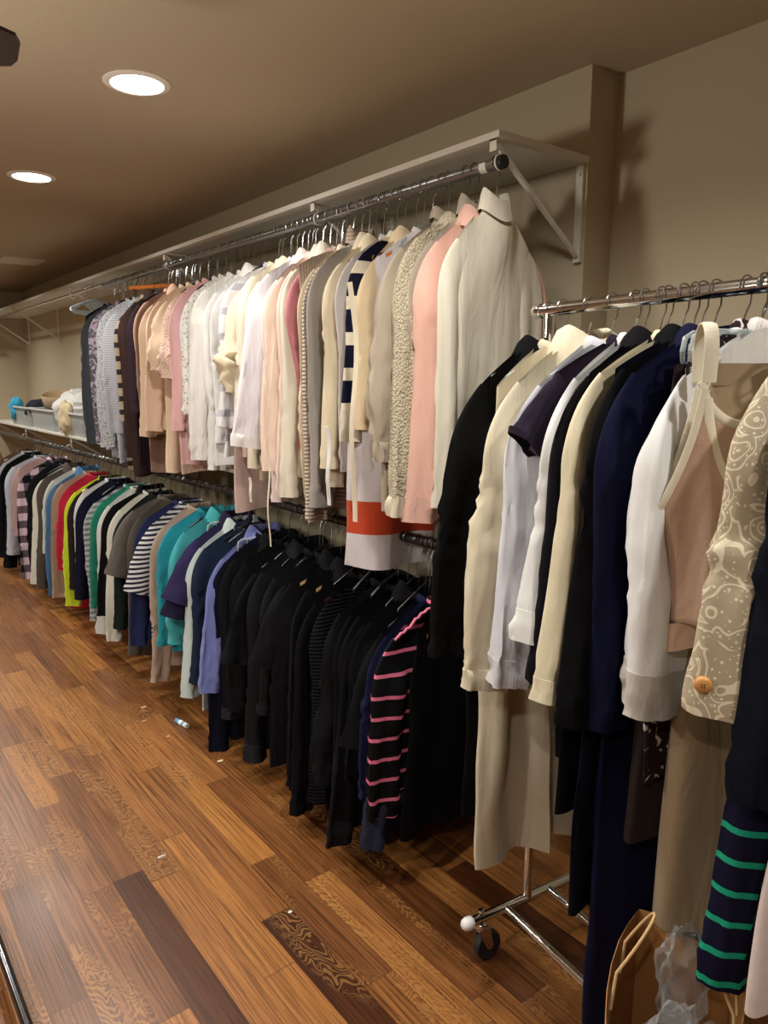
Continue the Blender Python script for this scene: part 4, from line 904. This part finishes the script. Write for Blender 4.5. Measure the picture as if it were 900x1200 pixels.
# ------------------------------------------------------------------ ceiling things
LP = [(.915, 2.40), (.915, 3.73), (.915, 1.07), (.915, 5.06), (.915, 6.4), (-.75, 2.4), (-.75, 3.73), (-.75, 1.07), (-.75, 5.06), (.915, -.26), (-.75, -.26), (-.75, 6.4), (.915, 7.75), (-.75, 7.75)]
lens_m, nt, b = newmat('lit_lens'); b.inputs['Base Color'].default_value = (1, 1, 1, 1); b.inputs['Emission Color'].default_value = (1, .93, .82, 1); b.inputs['Emission Strength'].default_value = 9
trim_m = simple('light_trim', 'e8e2d6', .45)
wl = ['nearer of the two lit recessed ceiling lights, larger in view', 'farther lit recessed ceiling light, smaller in view']
for i, (x, y) in enumerate(LP):
    if i < 2:
        e = tag(empty('recessed_light', (x, y, CEIL)), wl[i], 'ceiling light')
        m = MB(); m.lathe([(.078, -.001), (.080, -.006), (.094, -.005), (.101, -.0015), (.101, 0)], 40); m.build('trim_ring', trim_m, e)
        m = MB(); m.lathe([(0, -.0045), (.04, -.0043), (.079, -.003), (.079, 0)], 40); m.build('lens', lens_m, e)
    ld = bpy.data.lights.new('downlight', 'SPOT'); ld.energy = 60; ld.color = (1, .965, .90); ld.shadow_soft_size = .05; ld.spot_size = math.radians(150); ld.spot_blend = .75
    lo = bpy.data.objects.new('downlight', ld); lo.location = (x, y, CEIL-.012); C.objects.link(lo)
m = MB(); m.box(-.15, .15, -.15, .15, -.008, 0)
for k in range(9): m.box(-.13, .13, -.12+k*.03-.008, -.12+k*.03+.004, -.014, -.008)
o = m.build('air_vent', simple('vent_paint', 'ddd5c4', .5), smooth=False); o.location = (1.42, 6.30, CEIL); tag(o, 'square slatted air vent in the ceiling near the far end', 'air vent')
# ceiling fan: only the tip of one blade reaches the picture
FH = Vector((-.30, 1.84, 2.14)); tipv = Vector((.425, 1.755, 2.15)); a0 = math.atan2(tipv.y-FH.y, tipv.x-FH.x)
fan = tag(empty('ceiling_fan', (FH.x, FH.y, CEIL)), 'dark ceiling fan with one blade tip at the top left corner', 'ceiling fan')
dk = simple('dark_fan_finish', '2b2421', .35)
m = MB(); m.lathe([(0, 0), (.07, 0), (.06, -.04), (.015, -.05), (.015, -.16), (.09, -.17), (.11, -.2), (.11, -.27), (.08, -.3), (0, -.31)], 32); m.build('motor_housing', dk, fan)
for k in range(5):
    a = a0+2*PI*k/5; ca, sa = math.cos(a), math.sin(a); L_ = (tipv-FH).length
    prof = [(.18, -.05), (L_-.04, -.068), (L_-.01, -.055), (L_, -.03), (L_, .03), (L_-.01, .055), (L_-.04, .068), (.18, .05)]
    m = MB(); o_ = len(m.v); n_ = len(prof)
    for dz in (0, .007):
        for x, y in prof: m.v.append((x*ca-y*sa, x*sa+y*ca, -.24+dz-y*.16))
    m.f.append(tuple(range(n_))[::-1]); m.f.append(tuple(range(n_, 2*n_)))
    for i in range(n_): m.f.append((i, (i+1) % n_, n_+(i+1) % n_, n_+i))
    bl_ = m.build('fan_blade', dk, fan, smooth=False)
    m = MB(); m.box(.09, .22, -.012, .012, -.244, -.238); m.v = [(x*ca-y*sa, x*sa+y*ca, z) for x, y, z in m.v]; m.build('blade_arm', dk, bl_, smooth=False)
m = MB(); m.lathe([(.05, -.30), (.06, -.32), (.12, -.36), (.15, -.42), (.13, -.47), (.07, -.50), (0, -.51)], 32); m.build('added_lamp_bowl', simple('frosted_glass', 'e8dfcc', .5), fan)  # unseen bowl, added to go with the fill light under the fan
ll = bpy.data.lights.new('added_fill_light', 'POINT'); ll.energy = 34; ll.color = (1, .95, .86); ll.shadow_soft_size = .1  # added fill light, out of view, brightens the ceiling and walls
lo = bpy.data.objects.new('added_fill_light', ll); lo.location = (FH.x, FH.y, CEIL-.64); C.objects.link(lo)
# ------------------------------------------------------------------ floor items
e = tag(empty('floor_rack_frame', (0, 0, 0)), 'shiny dark chrome tube frame lying at the lower left corner', 'tube frame')
m = MB(); m.tube([(.247, .75, .06), (.245, 2.25, .06)], .0125, 16); m.build('side_tube', simple('black_chrome', (.25, .25, .26), .15, 1), e)
m = MB(); m.tube([(-.30, .75, .06), (-.30, 2.25, .06)], .0125, 16); m.build('side_tube', CHROME, e)
for yy in (.75, 2.25):
    m = MB(); m.tube([(-.33, yy, .06), (.27, yy, .06)], .0125, 16); m.build('cross_tube', CHROME, e)
for xx in (-.30, .245):
    for yy in (.75, 2.25): m = MB(); m.lathe([(0, 0), (.02, 0), (.018, .03), (.012, .05)], 16, (xx, yy, 0)); m.build('rubber_foot', RUBBER, e)
def floorpt(px, py):
    r = ray(px, py); t = -CH/r[2]; return r[0]*t, r[1]*t
x, y = floorpt(213, 850)
e = tag(empty('lip_balm_tube', (x, y, .0101), .0), 'small white and blue tube lying on the floor near the clothes', 'tube')
e.rotation_euler = (0, 0, math.radians(-78)); e.scale = (1.15, 1.15, 1.15)
m = MB(); m.lathe([(0, -.035), (.0095, -.035), (.01, -.03), (.01, .018)], 20, (0, 0, 0), 'x'); m.build('barrel', simple('blue_wrap', '4a8fc0', .35), e)
m = MB(); m.lathe([(.0103, -.012), (.0103, .008)], 20, (0, 0, 0), 'x'); m.build('label_band', WHITEPL, e)
m = MB(); m.lathe([(.0105, .018), (.0105, .036), (.009, .038), (0, .038)], 20, (0, 0, 0), 'x'); m.build('cap', WHITEPL, e)
x, y = floorpt(189, 1004)
m = MB(); m.tube([(-.011, .003, 0), (.010, .004, 0), (.013, .001, 0), (.011, -.003, 0), (-.009, -.004, 0), (-.012, -.001, 0), (-.009, .001, 0), (.006, .0015, 0)], .0009, 6); o = m.build('wire_clip', WHITEPL); o.location = (x, y, .0012); tag(o, 'tiny white wire clip in the middle of the bare floor', 'clip')
for k, (px, py, c, lab) in enumerate([(168, 829, 'c9a98c', 'small tan paper crumb left of the tube on the floor'), (169, 845, 'c98e62', 'orange scrap left of the tube on the floor'), (197, 863, 'd0c8bc', 'tiny white crumb below the tube on the floor'), (258, 892, 'd8c8a8', 'pale crumb on the floor near the black clothes'), (340, 1069, 'd8d4cc', 'tiny white fleck on the board at the lower right of the bare floor')]):
    x, y = floorpt(px, py); o = blob('paper_scrap', simple('scrap%d' % k, c, .8), None, (0, 0, 0), (.011 if k < 2 or k == 3 else .005, .006 if k < 2 or k == 3 else .004, .0012), k, .6); o.location = (x, y, .0013); tag(o, lab, 'scrap')
for o_ in list(C.objects):
    if o_.get('label', '').startswith('black top with thin bright pink stripes'):
        nb = -.074-.035; dr_ = 1.0
        bd = [c_ for c_ in o_.children if c_.name.startswith('body')][0]
        vs_ = [v.co for v in bd.data.vertices][:52*3]
        pts = []
        for k in range(14):
            x = lerp(-.07, -.205, k/13); near = [v for v in vs_ if abs(v.x-x) < .02 and v.y < 0]
            if near: q = max(near, key=lambda v: v.z); pts.append((x, q.y-.010, q.z-.004))
        m = MB(); m.tube(pts, .0045, 8); m.build('shoulder_piping', simple('pink_piping', 'd8708f', .7), o_)
# button on the brocade sleeve end: sit it on the outer face of the sleeve
dg = bpy.context.evaluated_depsgraph_get(); dg.update()
def hit(px, py, names):
    r = Vector(ray(px, py)).normalized()
    ok, loc_, nor, idx, ob, mt = bpy.context.scene.ray_cast(dg, Vector((0, 0, CH)), r)
    return (loc_, nor, ob) if ok else (None, None, None)
slv = [c for c in bro.children if c.name.startswith('sleeve') and not c.name.startswith('sleeve_button')][0]
inv = bro.matrix_world.inverted()
zend = min(v.co.z for v in slv.data.vertices)
c = [v for v in slv.data.vertices if abs(v.co.z-(zend+.05)) < .02]
out = Vector((-.8, -.6, 0)).normalized()
best = max(c, key=lambda v: v.normal.dot(out) if v.co.z > zend+.03 else -1)
BT.location = best.co; nrm = Vector(best.normal); nrm.z = 0
if nrm.x+nrm.y > 0: nrm = -nrm
BT.rotation_euler = nrm.normalized().to_track_quat('Z', 'Y').to_euler()
# ------------------------------------------------------------------ world, camera, view
wd = bpy.data.worlds.new('dim'); bpy.context.scene.world = wd; wd.use_nodes = True
wd.node_tree.nodes['Background'].inputs[0].default_value = (.9, .8, .65, 1); wd.node_tree.nodes['Background'].inputs[1].default_value = .0
cam = bpy.data.cameras.new('camera'); co = bpy.data.objects.new('camera', cam); C.objects.link(co); bpy.context.scene.camera = co
cam.sensor_fit = 'VERTICAL'; cam.sensor_height = 36; cam.lens = F/1200*36; cam.clip_start = .02
co.location = (0, 0, CH); co.rotation_euler = (PI/2-PITCH, 0, -YAW)
vs = bpy.context.scene.view_settings; vs.view_transform = 'Standard'; vs.look = 'None'; vs.exposure = .24; vs.gamma = 1; vs.use_curve_mapping = False
